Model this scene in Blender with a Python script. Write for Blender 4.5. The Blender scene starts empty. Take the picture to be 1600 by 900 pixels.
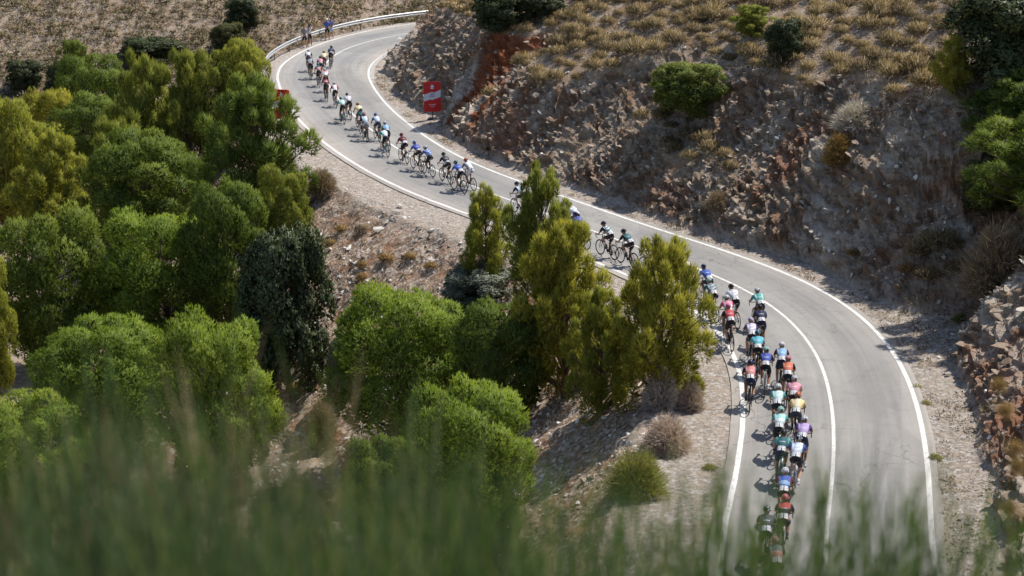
import bpy, bmesh, math, random
import numpy as np
from mathutils import Vector, Matrix

# ---------------------------------------------------------------- camera, sky, sun, exposure
SC = bpy.context.scene
CAM_H, PITCH = 18.91, 17.33
cam_d = bpy.data.cameras.new('camera'); cam = bpy.data.objects.new('camera', cam_d)
SC.collection.objects.link(cam); SC.camera = cam
cam.location = (0, 0, CAM_H); cam.rotation_euler = (math.radians(90 - PITCH), 0, 0)
cam_d.lens = 56.25; cam_d.sensor_width = 36; cam_d.clip_start = 0.1; cam_d.clip_end = 3000
cam_d.dof.use_dof = True; cam_d.dof.focus_distance = 66; cam_d.dof.aperture_fstop = 1.8

SUN_EL, SUN_AZ = 59.0, 35.0            # azimuth counted from +X towards +Y
w = bpy.data.worlds.new('World'); SC.world = w; w.use_nodes = True
nt = w.node_tree; bg = nt.nodes['Background']
sky = nt.nodes.new('ShaderNodeTexSky'); sky.sky_type = 'NISHITA'; sky.sun_disc = False
sky.sun_elevation = math.radians(SUN_EL); sky.sun_rotation = math.radians(90 - SUN_AZ)
nt.links.new(sky.outputs[0], bg.inputs[0]); bg.inputs[1].default_value = 0.10
sd = bpy.data.lights.new('sun', 'SUN'); so = bpy.data.objects.new('sun', sd); SC.collection.objects.link(so)
sd.energy = 3.9; sd.angle = math.radians(0.5); sd.color = (1.0, 0.955, 0.89)
_v = Vector((math.cos(math.radians(SUN_EL)) * math.cos(math.radians(SUN_AZ)),
             math.cos(math.radians(SUN_EL)) * math.sin(math.radians(SUN_AZ)), math.sin(math.radians(SUN_EL))))
so.rotation_euler = _v.to_track_quat('Z', 'Y').to_euler(); so.location = (20, 60, 60)
SC.view_settings.view_transform = 'Standard'; SC.view_settings.look = 'None'
SC.view_settings.exposure = 0.58; SC.view_settings.gamma = 1.0
SC.cycles.max_bounces = 5; SC.cycles.diffuse_bounces = 3; SC.cycles.glossy_bounces = 2
SC.cycles.transmission_bounces = 3; SC.cycles.transparent_max_bounces = 4

# ---------------------------------------------------------------- helpers
COL = SC.collection
def link(o, parent=None):
    COL.objects.link(o)
    if parent is not None: o.parent = parent
    return o
def tag(o, label=None, cat=None, group=None, kind=None):
    if label: o['label'] = label
    if cat: o['category'] = cat
    if group: o['group'] = group
    if kind: o['kind'] = kind
    return o
def np_mesh(name, V, F, mat=None, attrs=None, smooth=False, normals=None):
    """V (n,3); F (m,3) or (m,4) index array."""
    V = np.asarray(V, np.float32); F = np.asarray(F, np.int32)
    me = bpy.data.meshes.new(name); k = F.shape[1]
    me.vertices.add(len(V)); me.vertices.foreach_set('co', V.ravel())
    me.loops.add(F.size); me.loops.foreach_set('vertex_index', F.ravel())
    me.polygons.add(len(F)); me.polygons.foreach_set('loop_start', np.arange(0, F.size, k, dtype=np.int32))
    me.polygons.foreach_set('loop_total', np.full(len(F), k, np.int32))
    me.polygons.foreach_set('use_smooth', np.full(len(F), bool(smooth)))
    for an, av in (attrs or {}).items():
        a = me.attributes.new(an, 'FLOAT', 'POINT'); a.data.foreach_set('value', np.asarray(av, np.float32))
    me.update(calc_edges=True)
    if mat is not None: me.materials.append(mat)
    if normals is not None: me.normals_split_custom_set_from_vertices(np.asarray(normals, np.float32).tolist())
    return me
def obj(name, me, parent=None, mat=None, loc=None, rot=None, scale=None):
    o = bpy.data.objects.new(name, me); link(o, parent)
    if mat is not None:
        if not me.materials: me.materials.append(mat)
        o.material_slots[0].link = 'OBJECT'; o.material_slots[0].material = mat
    if loc is not None: o.location = loc
    if rot is not None: o.rotation_euler = rot
    if scale is not None: o.scale = scale
    return o
def bm_mesh(name, bm, mat=None, smooth=False):
    me = bpy.data.meshes.new(name); bm.to_mesh(me); bm.free()
    if smooth: me.polygons.foreach_set('use_smooth', [True] * len(me.polygons))
    if mat is not None: me.materials.append(mat)
    return me
def add_tube(bm, pts, radii, n=6, caps=True):
    pts = [Vector(p) for p in pts]
    if not hasattr(radii, '__len__'): radii = [radii] * len(pts)
    rings = []; prev = None
    for i, p in enumerate(pts):
        t = (pts[min(i + 1, len(pts) - 1)] - pts[max(i - 1, 0)])
        t = t.normalized() if t.length > 1e-9 else Vector((0, 0, 1))
        if prev is None:
            a = Vector((0, 0, 1)) if abs(t.z) < .9 else Vector((1, 0, 0))
            u = t.cross(a).normalized()
        else:
            u = (prev - t * prev.dot(t)).normalized()
        prev = u; v = t.cross(u)
        rings.append([bm.verts.new(p + (u * math.cos(2 * math.pi * k / n) + v * math.sin(2 * math.pi * k / n)) * radii[i]) for k in range(n)])
    for a, b in zip(rings, rings[1:]):
        for k in range(n):
            bm.faces.new((a[k], a[(k + 1) % n], b[(k + 1) % n], b[k]))
    if caps:
        bm.faces.new(rings[0][::-1]); bm.faces.new(rings[-1])
def add_box(bm, c, s, rot=None):
    m = Matrix.Translation(c) @ (rot.to_4x4() if rot else Matrix.Identity(4)) @ Matrix.Diagonal((*s, 1))
    return bmesh.ops.create_cube(bm, size=1, matrix=m)
def add_torus(bm, R, r, n=32, m=6, sx=1.0):
    """ring in the XZ plane, sx squeezes it across (y)"""
    vs = [[bm.verts.new(((R + r * math.cos(2 * math.pi * j / m)) * math.cos(2 * math.pi * i / n), sx * r * math.sin(2 * math.pi * j / m),
                         (R + r * math.cos(2 * math.pi * j / m)) * math.sin(2 * math.pi * i / n))) for j in range(m)] for i in range(n)]
    for i in range(n):
        for j in range(m):
            bm.faces.new((vs[i][j], vs[(i + 1) % n][j], vs[(i + 1) % n][(j + 1) % m], vs[i][(j + 1) % m]))

# ---------------------------------------------------------------- numpy noise
_rs = np.random.RandomState(7); _T2 = _rs.rand(256, 256).astype(np.float32); _T3 = _rs.rand(64, 64, 64).astype(np.float32)
def vnoise(x, y):
    xi = np.floor(x).astype(int); yi = np.floor(y).astype(int); fx = x - xi; fy = y - yi
    fx = fx * fx * (3 - 2 * fx); fy = fy * fy * (3 - 2 * fy)
    g = lambda a, b: _T2[a & 255, b & 255]
    return (g(xi, yi) * (1 - fx) + g(xi + 1, yi) * fx) * (1 - fy) + (g(xi, yi + 1) * (1 - fx) + g(xi + 1, yi + 1) * fx) * fy
def fbm(x, y, o=4):
    s = 0; a = .5; n = 0
    for i in range(o):
        s = s + a * vnoise(x * 2 ** i + 17.3 * i, y * 2 ** i + 9.1 * i); n += a; a *= .5
    return s / n * 2 - 1
def vnoise3(x, y, z):
    xi = np.floor(x).astype(int); yi = np.floor(y).astype(int); zi = np.floor(z).astype(int)
    fx = x - xi; fy = y - yi; fz = z - zi
    fx = fx * fx * (3 - 2 * fx); fy = fy * fy * (3 - 2 * fy); fz = fz * fz * (3 - 2 * fz); s = 0
    for a in (0, 1):
        for b in (0, 1):
            for c in (0, 1):
                s = s + _T3[(xi + a) & 63, (yi + b) & 63, (zi + c) & 63] * (fx if a else 1 - fx) * (fy if b else 1 - fy) * (fz if c else 1 - fz)
    return s
def sstep(a, b, x):
    t = np.clip((x - a) / (b - a), 0, 1); return t * t * (3 - 2 * t)
def smax(a, b, k): return .5 * (a + b + np.sqrt((a - b) ** 2 + k * k))
def smin(a, b, k): return .5 * (a + b - np.sqrt((a - b) ** 2 + k * k))

# ---------------------------------------------------------------- the road (plan, metres): x, y, width to the gully line, width to the hill line
ROAD = [
(62,156,3.3,3.2),(60.03,155.59,3.3,3.2),(58.07,155.19,3.3,3.2),(56.1,154.8,3.3,3.2),(54.13,154.41,3.3,3.2),
(52.16,154.03,3.3,3.2),(50.19,153.64,3.3,3.2),(48.22,153.25,3.3,3.2),(46.25,152.85,3.3,3.2),(44.28,152.44,3.3,3.2),
(42.32,152.02,3.3,3.2),(40.37,151.58,3.3,3.2),(38.42,151.12,3.3,3.2),(36.47,150.64,3.3,3.2),(34.53,150.13,3.3,3.2),
(32.6,149.6,3.3,3.2),(30.67,149.05,3.3,3.2),(28.74,148.49,3.3,3.2),(26.82,147.91,3.3,3.2),(24.9,147.32,3.3,3.2),
(22.99,146.71,3.3,3.2),(21.08,146.09,3.3,3.2),(19.18,145.44,3.3,3.2),(17.28,144.78,3.3,3.2),(15.39,144.09,3.3,3.2),
(13.52,143.38,3.3,3.2),(11.65,142.65,3.3,3.2),(9.78,141.91,3.3,3.2),(7.91,141.17,3.3,3.2),(6.04,140.4,3.3,3.2),
(4.2,139.61,3.3,3.2),(2.39,138.74,3.31,3.2),(0.65,137.77,3.34,3.19),(-1.03,136.7,3.4,3.16),(-2.64,135.51,3.49,3.09),
(-4.2,134.23,3.59,2.95),(-5.68,132.87,3.65,2.75),(-7.07,131.42,3.64,2.56),(-8.38,129.9,3.51,2.49),(-9.57,128.29,3.32,2.61),
(-10.63,126.6,3.1,2.89),(-11.52,124.82,2.92,3.21),(-12.24,122.96,2.82,3.45),(-12.78,121.05,2.8,3.56),(-13.13,119.08,2.84,3.55),
(-13.33,117.09,2.92,3.48),(-13.41,115.09,3.01,3.37),(-13.35,113.09,3.08,3.26),(-13.16,111.1,3.13,3.14),(-12.86,109.12,3.18,3.02),
(-12.47,107.16,3.21,2.92),(-12.04,105.2,3.25,2.82),(-11.58,103.24,3.29,2.75),(-11.1,101.3,3.33,2.69),(-10.6,99.35,3.36,2.64),
(-10.07,97.42,3.38,2.6),(-9.5,95.5,3.4,2.56),(-8.89,93.59,3.4,2.52),(-8.25,91.68,3.39,2.48),(-7.59,89.79,3.36,2.45),
(-6.9,87.91,3.33,2.43),(-6.17,86.04,3.29,2.42),(-5.39,84.19,3.26,2.42),(-4.55,82.37,3.24,2.43),(-3.64,80.59,3.24,2.46),
(-2.66,78.84,3.23,2.49),(-1.61,77.13,3.21,2.52),(-0.52,75.45,3.15,2.55),(0.58,73.77,3.05,2.56),(1.68,72.1,2.94,2.57),
(2.79,70.43,2.85,2.57),(3.92,68.77,2.82,2.58),(5.06,67.12,2.85,2.6),(6.21,65.48,2.91,2.64),(7.32,63.81,2.99,2.68),
(8.34,62.09,3.04,2.73),(9.21,60.3,3.05,2.77),(9.88,58.43,3.03,2.78),(10.33,56.5,2.98,2.78),(10.57,54.53,2.93,2.76),
(10.64,52.53,2.88,2.74),(10.55,50.54,2.84,2.72),(10.34,48.54,2.81,2.71),(10.05,46.56,2.78,2.7),(9.69,44.59,2.75,2.7),
(9.28,42.63,2.72,2.7),(8.83,40.67,2.69,2.71),(8.38,38.73,2.66,2.73),(8,36.78,2.63,2.75),(7.82,34.83,2.62,2.77),
(7.9,32.86,2.61,2.79),(8.22,30.88,2.6,2.8),(8.68,28.9,2.6,2.8),(9.16,26.9,2.6,2.8),(9.56,24.91,2.6,2.8),
(9.79,22.92,2.6,2.8),(10.6,21.1,2.6,2.8),(11.9,19.6,2.6,2.8),(13.5,18.4,2.6,2.8),(15.3,17.5,2.6,2.8),
(17.2,16.9,2.6,2.8),(19.2,16.4,2.6,2.8),(23.2,16,2.6,2.8),(30,15,2.6,2.8),]
def _resample(a, n):
    d = np.r_[0, np.cumsum(np.hypot(*np.diff(a[:, :2], axis=0).T))]; t = np.linspace(0, d[-1], n)
    m = np.gradient(a, d, axis=0); i = np.clip(np.searchsorted(d, t, side='right') - 1, 0, len(d) - 2)
    h = (d[i + 1] - d[i]); u = ((t - d[i]) / h)[:, None]; h = h[:, None]
    return (2 * u**3 - 3 * u**2 + 1) * a[i] + (u**3 - 2 * u**2 + u) * h * m[i] + (-2 * u**3 + 3 * u**2) * a[i + 1] + (u**3 - u**2) * h * m[i + 1]
RD = _resample(np.array(ROAD), 760)
RC = RD[:, :2]; RWL = RD[:, 2]; RWR = RD[:, 3]
RTAN = np.gradient(RC, axis=0); RTAN /= np.hypot(*RTAN.T)[:, None]
RNL = np.stack([RTAN[:, 1], -RTAN[:, 0]], 1)      # towards the gully
def road_query(x, y):
    """signed distance from the centre line (+ hill side), distance beyond the white line, index along the road"""
    x = np.asarray(x, float).ravel(); y = np.asarray(y, float).ravel()
    sd = np.empty(len(x)); e = np.empty(len(x)); idx = np.empty(len(x), int)
    C = RC[::4]; step = 40000
    for s in range(0, len(x), step):
        X = x[s:s + step]; Y = y[s:s + step]
        d2 = (X[:, None] - C[None, :, 0]) ** 2 + (Y[:, None] - C[None, :, 1]) ** 2
        i = np.clip(d2.argmin(1) * 4, 0, len(RC) - 1)
        for off in (3, 2, 1):
            for sg in (-1, 1):
                j = np.clip(i + sg * off, 0, len(RC) - 1)
                better = (X - RC[j, 0]) ** 2 + (Y - RC[j, 1]) ** 2 < (X - RC[i, 0]) ** 2 + (Y - RC[i, 1]) ** 2
                i = np.where(better, j, i)
        dx = X - RC[i, 0]; dy = Y - RC[i, 1]
        lat = RTAN[i, 0] * dy - RTAN[i, 1] * dx; dist = np.hypot(dx, dy)
        far = dist > np.abs(lat) * 1.3 + .5
        v = np.where(far, np.sign(lat + 1e-9) * dist, lat)
        sd[s:s + step] = v; idx[s:s + step] = i
        e[s:s + step] = np.abs(v) - np.where(v > 0, RWR[i], RWL[i])
    return sd, e, idx

# ---------------------------------------------------------------- terrain heights
def terrain(x, y, detail=True):
    shp = np.shape(x); x = np.asarray(x, float).ravel(); y = np.asarray(y, float).ravel()
    sd, e, idx = road_query(x, y)
    n1 = fbm(x / 9, y / 9, 4); n2 = fbm(x / 1.7 + 40, y / 1.7, 3)
    r = np.hypot(x * .35, y); cam_hill = 17.35 - .78 * np.maximum(0, r - 1.8)
    floor = -6.0 - .03 * np.clip(y - 50, 0, 90) - .06 * np.clip(-x - 8, 0, 40) + 1.2 * n1
    far = -8.5 + .45 * (y + .12 * x - 150) + 1.5 * fbm(x / 25, y / 25, 3) - 2.6 * np.exp(-((x + 22 - .55 * (y - 150)) / 3.2) ** 2)
    natL = smax(smax(floor, far, 2.5), cam_hill, 1.5)
    dl = (x - .7) * .915 + (y - 90) * .41
    p1 = 4.9 + .43 * dl; p3 = 4.9 + .36 * (x - 15); p2 = 3.2 + .5 * ((x + 4.7) * .8 - (y - 118) * .6)
    natR = smin(smax(p1, p3, 2.), p2, 1.2) + 1.0 * n1
    natR = smax(natR, cam_hill, 1.5)
    # side ravine on the hill, right of the lower bend
    rv = (x - 14.2) * .8 - (y - 53.0) * .6; ra = (x - 14.2) * .6 + (y - 53.0) * .8
    ravine = np.exp(-(rv / 1.7) ** 2) * sstep(-1.5, 1.5, ra) * (1 - sstep(16, 30, ra))
    hill = sd > 0
    shR = 1.25 + .55 * fbm(x / 4 + 7, y / 4, 2) + .35 * sstep(61, 55, y) + .25 * sstep(50, 40, y)
    shR = shR + 1.1 * np.exp(-((x + 4.6) ** 2 + (y - 94.) ** 2) / 5.)
    ec = e - shR - 1.6 * ravine
    cut = np.maximum(0, ec) * (1.28 + .6 * fbm(x / 5, y / 5 + 30, 3)) + .06 * np.clip(e, 0, 2)
    shL = 2.7 + .5 * fbm(x / 5, y / 5, 2) - 1.2 * sstep(108, 118, y) + .5 * sstep(60, 50, y)
    fill = -np.maximum(0, e - shL) * .66 - .03 * np.clip(e, 0, 3)
    nat = np.where(hill, natR - 1.8 * ravine, natL)
    rock = hill & (cut < nat)
    cutL = np.maximum(0, e - shL) * 1.2
    z = np.where(hill, np.maximum(smin(nat, cut, .5) - .0, np.minimum(0, fill)), np.minimum(np.maximum(nat, fill), cutL))
    edge = sstep(.15, 1.2, e)
    amp = np.where(e > 3, .12, .05) * edge
    z = z + n2 * amp
    z = np.where(e < .28, -.075, z - .035)
    z = np.where((e < 1.0) & (e >= .28), np.where(z > .02, .02, z), z)
    if not detail: return z.reshape(shp)
    return z.reshape(shp), e.reshape(shp), sd.reshape(shp), rock.reshape(shp), idx.reshape(shp), (fill > nat).reshape(shp) & ~hill.reshape(shp)
def H(x, y): return float(terrain(np.array([x]), np.array([y]), False)[0])

# ---------------------------------------------------------------- materials
def mat_new(name):
    m = bpy.data.materials.new(name); m.use_nodes = True
    n = m.node_tree.nodes; b = n['Principled BSDF']; b.inputs['Roughness'].default_value = .8
    b.inputs['Specular IOR Level'].default_value = .25
    return m, m.node_tree, b
class NT:
    """small node-graph helper"""
    def __init__(s, nt): s.nt = nt; s.n = nt.nodes; s.l = nt.links
    def link(s, a, b):
        s.l.new(a, b)
    def val(s, node, i, v):
        if hasattr(v, 'is_output') or isinstance(v, bpy.types.NodeSocket): s.l.new(v, node.inputs[i])
        else: node.inputs[i].default_value = v
    def coord(s): return s.n.new('ShaderNodeTexCoord').outputs['Object']
    def pos(s): return s.n.new('ShaderNodeNewGeometry').outputs['Position']
    def mapping(s, v, scale=(1, 1, 1), rot=(0, 0, 0)):
        m = s.n.new('ShaderNodeMapping'); s.l.new(v, m.inputs['Vector']); m.inputs['Scale'].default_value = scale
        m.inputs['Rotation'].default_value = rot; return m.outputs[0]
    def noise(s, v, sc, det=4, rough=.6, dist=0.0):
        t = s.n.new('ShaderNodeTexNoise'); s.l.new(v, t.inputs['Vector']); t.inputs['Scale'].default_value = sc
        t.inputs['Detail'].default_value = det; t.inputs['Roughness'].default_value = rough; t.inputs['Distortion'].default_value = dist
        return t.outputs['Fac']
    def voro(s, v, sc, out='Distance', feature='F1', rnd=1.0):
        t = s.n.new('ShaderNodeTexVoronoi'); s.l.new(v, t.inputs['Vector']); t.inputs['Scale'].default_value = sc
        t.feature = feature; t.inputs['Randomness'].default_value = rnd
        return t.outputs[out]
    def ramp(s, f, stops, interp='LINEAR'):
        r = s.n.new('ShaderNodeValToRGB'); s.l.new(f, r.inputs[0]); cr = r.color_ramp; cr.interpolation = interp
        while len(cr.elements) < len(stops): cr.elements.new(.5)
        for e, (p, c) in zip(cr.elements, stops):
            e.position = p; e.color = (*c, 1) if hasattr(c, '__len__') else (c, c, c, 1)
        return r.outputs[0]
    def mix(s, f, a, b, bt='MIX'):
        m = s.n.new('ShaderNodeMix'); m.data_type = 'RGBA'; m.blend_type = bt
        s.val(m, 0, f)
        for i, v in ((6, a), (7, b)):
            if isinstance(v, bpy.types.NodeSocket): s.l.new(v, m.inputs[i])
            else: m.inputs[i].default_value = (*v, 1)
        return m.outputs[2]
    def math(s, op, a, b=0.0, clamp=False):
        m = s.n.new('ShaderNodeMath'); m.operation = op; m.use_clamp = clamp; s.val(m, 0, a); s.val(m, 1, b); return m.outputs[0]
    def attr(s, name):
        a = s.n.new('ShaderNodeAttribute'); a.attribute_name = name; return a.outputs['Fac']
    def bump(s, h, strength, dist, bsdf):
        b = s.n.new('ShaderNodeBump'); s.l.new(h, b.inputs['Height']); b.inputs['Strength'].default_value = strength
        b.inputs['Distance'].default_value = dist; s.l.new(b.outputs[0], bsdf.inputs['Normal'])
def simple(name, col, rough=.7, metal=0.0, noise=0.0, nscale=8, spec=.3):
    m, nt, b = mat_new(name); b.inputs['Roughness'].default_value = rough; b.inputs['Metallic'].default_value = metal
    b.inputs['Specular IOR Level'].default_value = spec
    g = NT(nt)
    if noise:
        f = g.noise(g.coord(), nscale, 4)
        c = g.ramp(f, [(.3, tuple(max(0, x * (1 - noise)) for x in col)), (.7, tuple(min(1, x * (1 + noise)) for x in col))])
        g.link(c, b.inputs['Base Color'])
    else: b.inputs['Base Color'].default_value = (*col, 1)
    return m

# asphalt: sun-bleached, with darker wheel tracks and fine aggregate
M_ASPH, nt, b = mat_new('asphalt'); g = NT(nt); P = g.pos()
lat = g.attr('lat')
tr = g.math('ABSOLUTE', g.math('SUBTRACT', g.math('ABSOLUTE', lat, 0), 1.45))
track = g.math('SUBTRACT', 1.0, g.math('MULTIPLY', tr, 1.1), True)
big = g.noise(P, .22, 5, .6)
c0 = g.ramp(big, [(.3, (.235, .228, .217)), (.7, (.30, .285, .262))])
c1 = g.mix(g.math('MULTIPLY', track, g.math('MULTIPLY', g.noise(P, .5, 3), .95)), c0, (.185, .180, .174))
grit = g.ramp(g.noise(P, 26, 3, .7), [(.32, .74), (.62, 1.2)])
c2 = g.mix(1.0, c1, grit, 'MULTIPLY')
stn = g.ramp(g.noise(P, 1.6, 6, .72, .6), [(.30, .84), (.45, 1.0), (.7, 1.04)])
c3 = g.mix(1.0, c2, stn, 'MULTIPLY')
edge_m = g.attr('edge')      # dust carried on to the margins
c4 = g.mix(g.math('MULTIPLY', edge_m, g.noise(P, 2.2, 5, .7), True), c3, (.40, .34, .28))
lt = g.math('MULTIPLY', lat, 3.0)
cmb = nt.nodes.new('ShaderNodeCombineXYZ'); g.link(lt, cmb.inputs[0]); g.link(g.math('MULTIPLY', g.attr('along'), .06), cmb.inputs[1])
lng = g.ramp(g.noise(cmb.outputs[0], 1.2, 4, .6), [(.36, .88), (.6, 1.03)])
ck = nt.nodes.new('ShaderNodeTexVoronoi'); ck.feature = 'DISTANCE_TO_EDGE'; ck.inputs['Scale'].default_value = .55
wv_ = nt.nodes.new('ShaderNodeVectorMath'); wv_.operation = 'ADD'; g.link(P, wv_.inputs[0]); nz = nt.nodes.new('ShaderNodeTexNoise'); nz.inputs['Scale'].default_value = 1.5; nz.inputs['Detail'].default_value = 5; g.link(P, nz.inputs['Vector']); g.link(nz.outputs['Color'], wv_.inputs[1]); g.link(wv_.outputs[0], ck.inputs['Vector'])
crack = g.math('MULTIPLY', g.math('LESS_THAN', ck.outputs['Distance'], .010), g.ramp(g.noise(P, .3, 3), [(.5, 0), (.58, .55)]))
pv = g.voro(g.mapping(P, (.16, .10, 1)), 1.0, 'Color'); pvs = nt.nodes.new('ShaderNodeSeparateColor'); g.link(pv, pvs.inputs[0])
c5 = g.mix(1.0, g.mix(1.0, c4, lng, 'MULTIPLY'), g.ramp(pvs.outputs[0], [(.3, .94), (.7, 1.05)]), 'MULTIPLY')
g.link(g.mix(crack, c5, (.09, .085, .08)), b.inputs['Base Color']); b.inputs['Roughness'].default_value = .85
g.bump(g.noise(P, 40, 2), .4, .01, b)
M_PAINT, nt, b = mat_new('road_paint'); g = NT(nt); P = g.pos()
f = g.ramp(g.noise(P, 7, 6, .75), [(.36, (.36, .34, .31)), (.50, (.66, .645, .61))])
g.link(g.mix(1.0, f, g.ramp(g.noise(P, .7, 3), [(.3, .86), (.6, 1.03)]), 'MULTIPLY'), b.inputs['Base Color'])
M_CONC = simple('weathered_concrete', (.36, .34, .31), .9, noise=.25, nscale=3)
M_TANCONC = simple('tan_gutter_concrete', (.40, .335, .27), .9, noise=.22, nscale=2)

# terrain: one material, zones by attribute
M_TERR, nt, b = mat_new('hill_ground'); g = NT(nt); P = g.pos()
rock, grav, red, scree = g.attr('rock'), g.attr('gravel'), g.attr('red'), g.attr('scree')
bn = g.noise(P, .35, 5, .65); mn = g.noise(P, 2.4, 6, .7); fn = g.noise(P, 11, 5, .75)
st = g.mapping(P, (1.0, .55, 2.6), (.35, .75, .5)); sn = g.noise(st, 1.7, 7, .72, .8); sv = g.voro(st, 3.2, 'Color')
svg = nt.nodes.new('ShaderNodeSeparateColor'); g.link(sv, svg.inputs[0])
soil = g.mix(g.ramp(bn, [(.38, 0), (.62, 1)]), (.28, .20, .14), (.38, .315, .265))
soil = g.mix(g.ramp(mn, [(.52, 0), (.6, 1)]), soil, (.44, .40, .36))
soil = g.mix(g.ramp(fn, [(.3, .7), (.45, 0)]), soil, (.10, .07, .045))
vs = g.voro(P, 9, 'Color'); vss = nt.nodes.new('ShaderNodeSeparateColor'); g.link(vs, vss.inputs[0])
gravc = g.ramp(vss.outputs[0], [(0, (.31, .265, .22)), (.45, (.43, .375, .32)), (.8, (.52, .465, .41)), (1, (.66, .61, .56))])
gravc = g.mix(g.ramp(mn, [(.45, 0), (.68, .8)]), gravc, (.47, .36, .27))
gravc = g.mix(g.ramp(fn, [(.34, .6), (.46, 0)]), gravc, (.16, .125, .10))
screec = g.ramp(vss.outputs[1], [(0, (.18, .125, .09)), (.4, (.31, .235, .18)), (.75, (.44, .37, .31)), (1, (.62, .56, .50))])
screec = g.mix(g.ramp(g.noise(P, .8, 5, .7), [(.5, 0), (.64, .8)]), screec, (.37, .20, .115))
rk = g.ramp(sn, [(.30, (.20, .145, .10)), (.42, (.34, .275, .215)), (.54, (.44, .385, .325)), (.64, (.60, .545, .475))])
rk = g.mix(g.math('MULTIPLY', g.ramp(svg.outputs[0], [(.55, 0), (.95, 1)]), .45), rk, (.44, .42, .41))
rk = g.mix(g.ramp(g.noise(P, .55, 5, .7, 1.0), [(.47, 0), (.60, .85)]), rk, (.31, .185, .115))
rk = g.mix(g.ramp(g.noise(P, 3.2, 5, .7), [(.54, 0), (.66, .6)]), rk, (.25, .18, .12))
rk = g.mix(g.math('MULTIPLY', red, g.ramp(g.noise(st, .9, 5, .7), [(.30, .6), (.5, 1)])), rk, (.33, .115, .055))
rk = g.mix(g.math('MULTIPLY', g.attr('pale'), g.ramp(sn, [(.36, .1), (.52, .9)])), rk, (.66, .615, .55))
rk = g.mix(1.0, rk, (1.12, 1.04, .95), 'MULTIPLY'); soil = g.mix(1.0, soil, (1.06, 1.0, .90), 'MULTIPLY'); screec = g.mix(1.0, screec, (1.05, 1.0, .93), 'MULTIPLY')
c = g.mix(scree, soil, screec); c = g.mix(grav, c, gravc); c = g.mix(rock, c, rk)
g.link(c, b.inputs['Base Color']); b.inputs['Roughness'].default_value = .95; b.inputs['Specular IOR Level'].default_value = .1
hh = g.math('ADD', g.math('MULTIPLY', sn, g.math('MULTIPLY', rock, 1.6)), g.math('ADD', g.math('MULTIPLY', fn, .45), g.math('MULTIPLY', mn, .5)))
g.bump(hh, 1.0, .30, b)

M_STONE, nt, b = mat_new('stone'); g = NT(nt); P = g.pos()
oi = nt.nodes.new('ShaderNodeObjectInfo').outputs['Random']
tn = g.math('ADD', g.attr('tint'), g.math('MULTIPLY', oi, .35))
c = g.ramp(tn, [(0, (.17, .11, .07)), (.3, (.30, .235, .175)), (.6, (.43, .375, .31)), (.85, (.60, .555, .49)), (1, (.70, .67, .62))])
g.link(g.mix(1.0, c, g.ramp(g.noise(P, 9, 4, .7), [(.3, .72), (.65, 1.12)]), 'MULTIPLY'), b.inputs['Base Color'])
g.bump(g.noise(P, 14, 4), .5, .05, b); b.inputs['Roughness'].default_value = .95

# ---------------------------------------------------------------- terrain mesh (a fan-shaped grid, finest over the road cut)
ang = np.r_[np.linspace(-70, -21, 50)[:-1], np.arange(-21, 21.01, .078), np.linspace(21, 70, 50)[1:]]
rad = np.r_[np.linspace(.4, 34, 60)[:-1], np.arange(34, 58, .14), np.arange(58, 140, .165), np.arange(140, 185, .34), np.geomspace(186, 700, 60)]
A, R = np.meshgrid(np.radians(ang), rad)
X = R * np.sin(A); Y = R * np.cos(A)
Z, E_, SD_, ROCK, IDX, FILL = terrain(X, Y)
for _ in range(1):
    pass
nr, na = X.shape
# beyond 190 m the far slopes keep rising gently, then level off
Z = np.where(Y > 190, np.minimum(Z, 26 + fbm(X / 60, Y / 60, 3) * 8), Z)
def grid_normals(X, Y, Z):
    P = np.stack([X, Y, Z], -1); du = np.gradient(P, axis=1); dv = np.gradient(P, axis=0)
    n = np.cross(du, dv); n /= np.linalg.norm(n, axis=-1, keepdims=True) + 1e-9
    n[n[..., 2] < 0] *= -1
    return n
N_ = grid_normals(X, Y, Z)
rockm = np.where(ROCK, 1.0, 0.0)
steep = sstep(.80, .62, N_[..., 2])
rockm = np.clip(rockm * sstep(.2, 1.0, E_) * sstep(.10, .5, Z) + .0, 0, 1) * np.clip(.25 + steep, 0, 1)
k = np.array([.25, .5, .25])
for ax in (0, 1): rockm = np.apply_along_axis(lambda v: np.convolve(np.pad(v, 1, mode='edge'), k, 'valid'), ax, rockm)
# bedding: thin slabs dipping to the left, broken by joints
def strata(x, y, z):
    q = x * .42 - y * .20 + z * .95; p = x * .9 + y * .5 - z * .35; s = -x * .45 + y * .85
    wp = vnoise3(q * .5, p * .35, s * .35) * 2.2 + vnoise3(q * 1.6, p * 1.1, s * 1.1) * .55
    jb = np.floor(vnoise3(q * .3 + 9, p * .8, s * .8) * 7) * .37            # blocks offset along joints
    s1 = (q * .95 + wp + jb) % 1.0; s2 = (q * 2.9 + wp * 2 + jb * 3) % 1.0
    c_ = vnoise3(q * .6 + 5, p * .25, s * .25); d_ = vnoise3(q * 6 + 3, p * 2.6, s * 2.6); e2 = vnoise3(q * 15 + 3, p * 6.1, s * 6.1)
    return .55 * (c_ - .5) + .42 * (.5 - s1) + .17 * (.5 - s2) + .20 * (d_ - .5) + .09 * (e2 - .5)
m = rockm > .01
dsp = np.zeros_like(Z); dsp[m] = strata(X[m], Y[m], Z[m]) * .95 * rockm[m]
lump = np.where(FILL & (E_ > 2.2), (vnoise3(X * 1.4, Y * 1.4, Z * 1.4) - .5) * .22 + (vnoise3(X * 4, Y * 4, Z * 4) - .5) * .10, 0)
dsp = dsp + lump + np.where(E_ > .4, (vnoise(X * 5, Y * 5) - .5) * .03, 0)
X2 = X + N_[..., 0] * dsp; Y2 = Y + N_[..., 1] * dsp; Z2 = Z + N_[..., 2] * dsp
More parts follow.
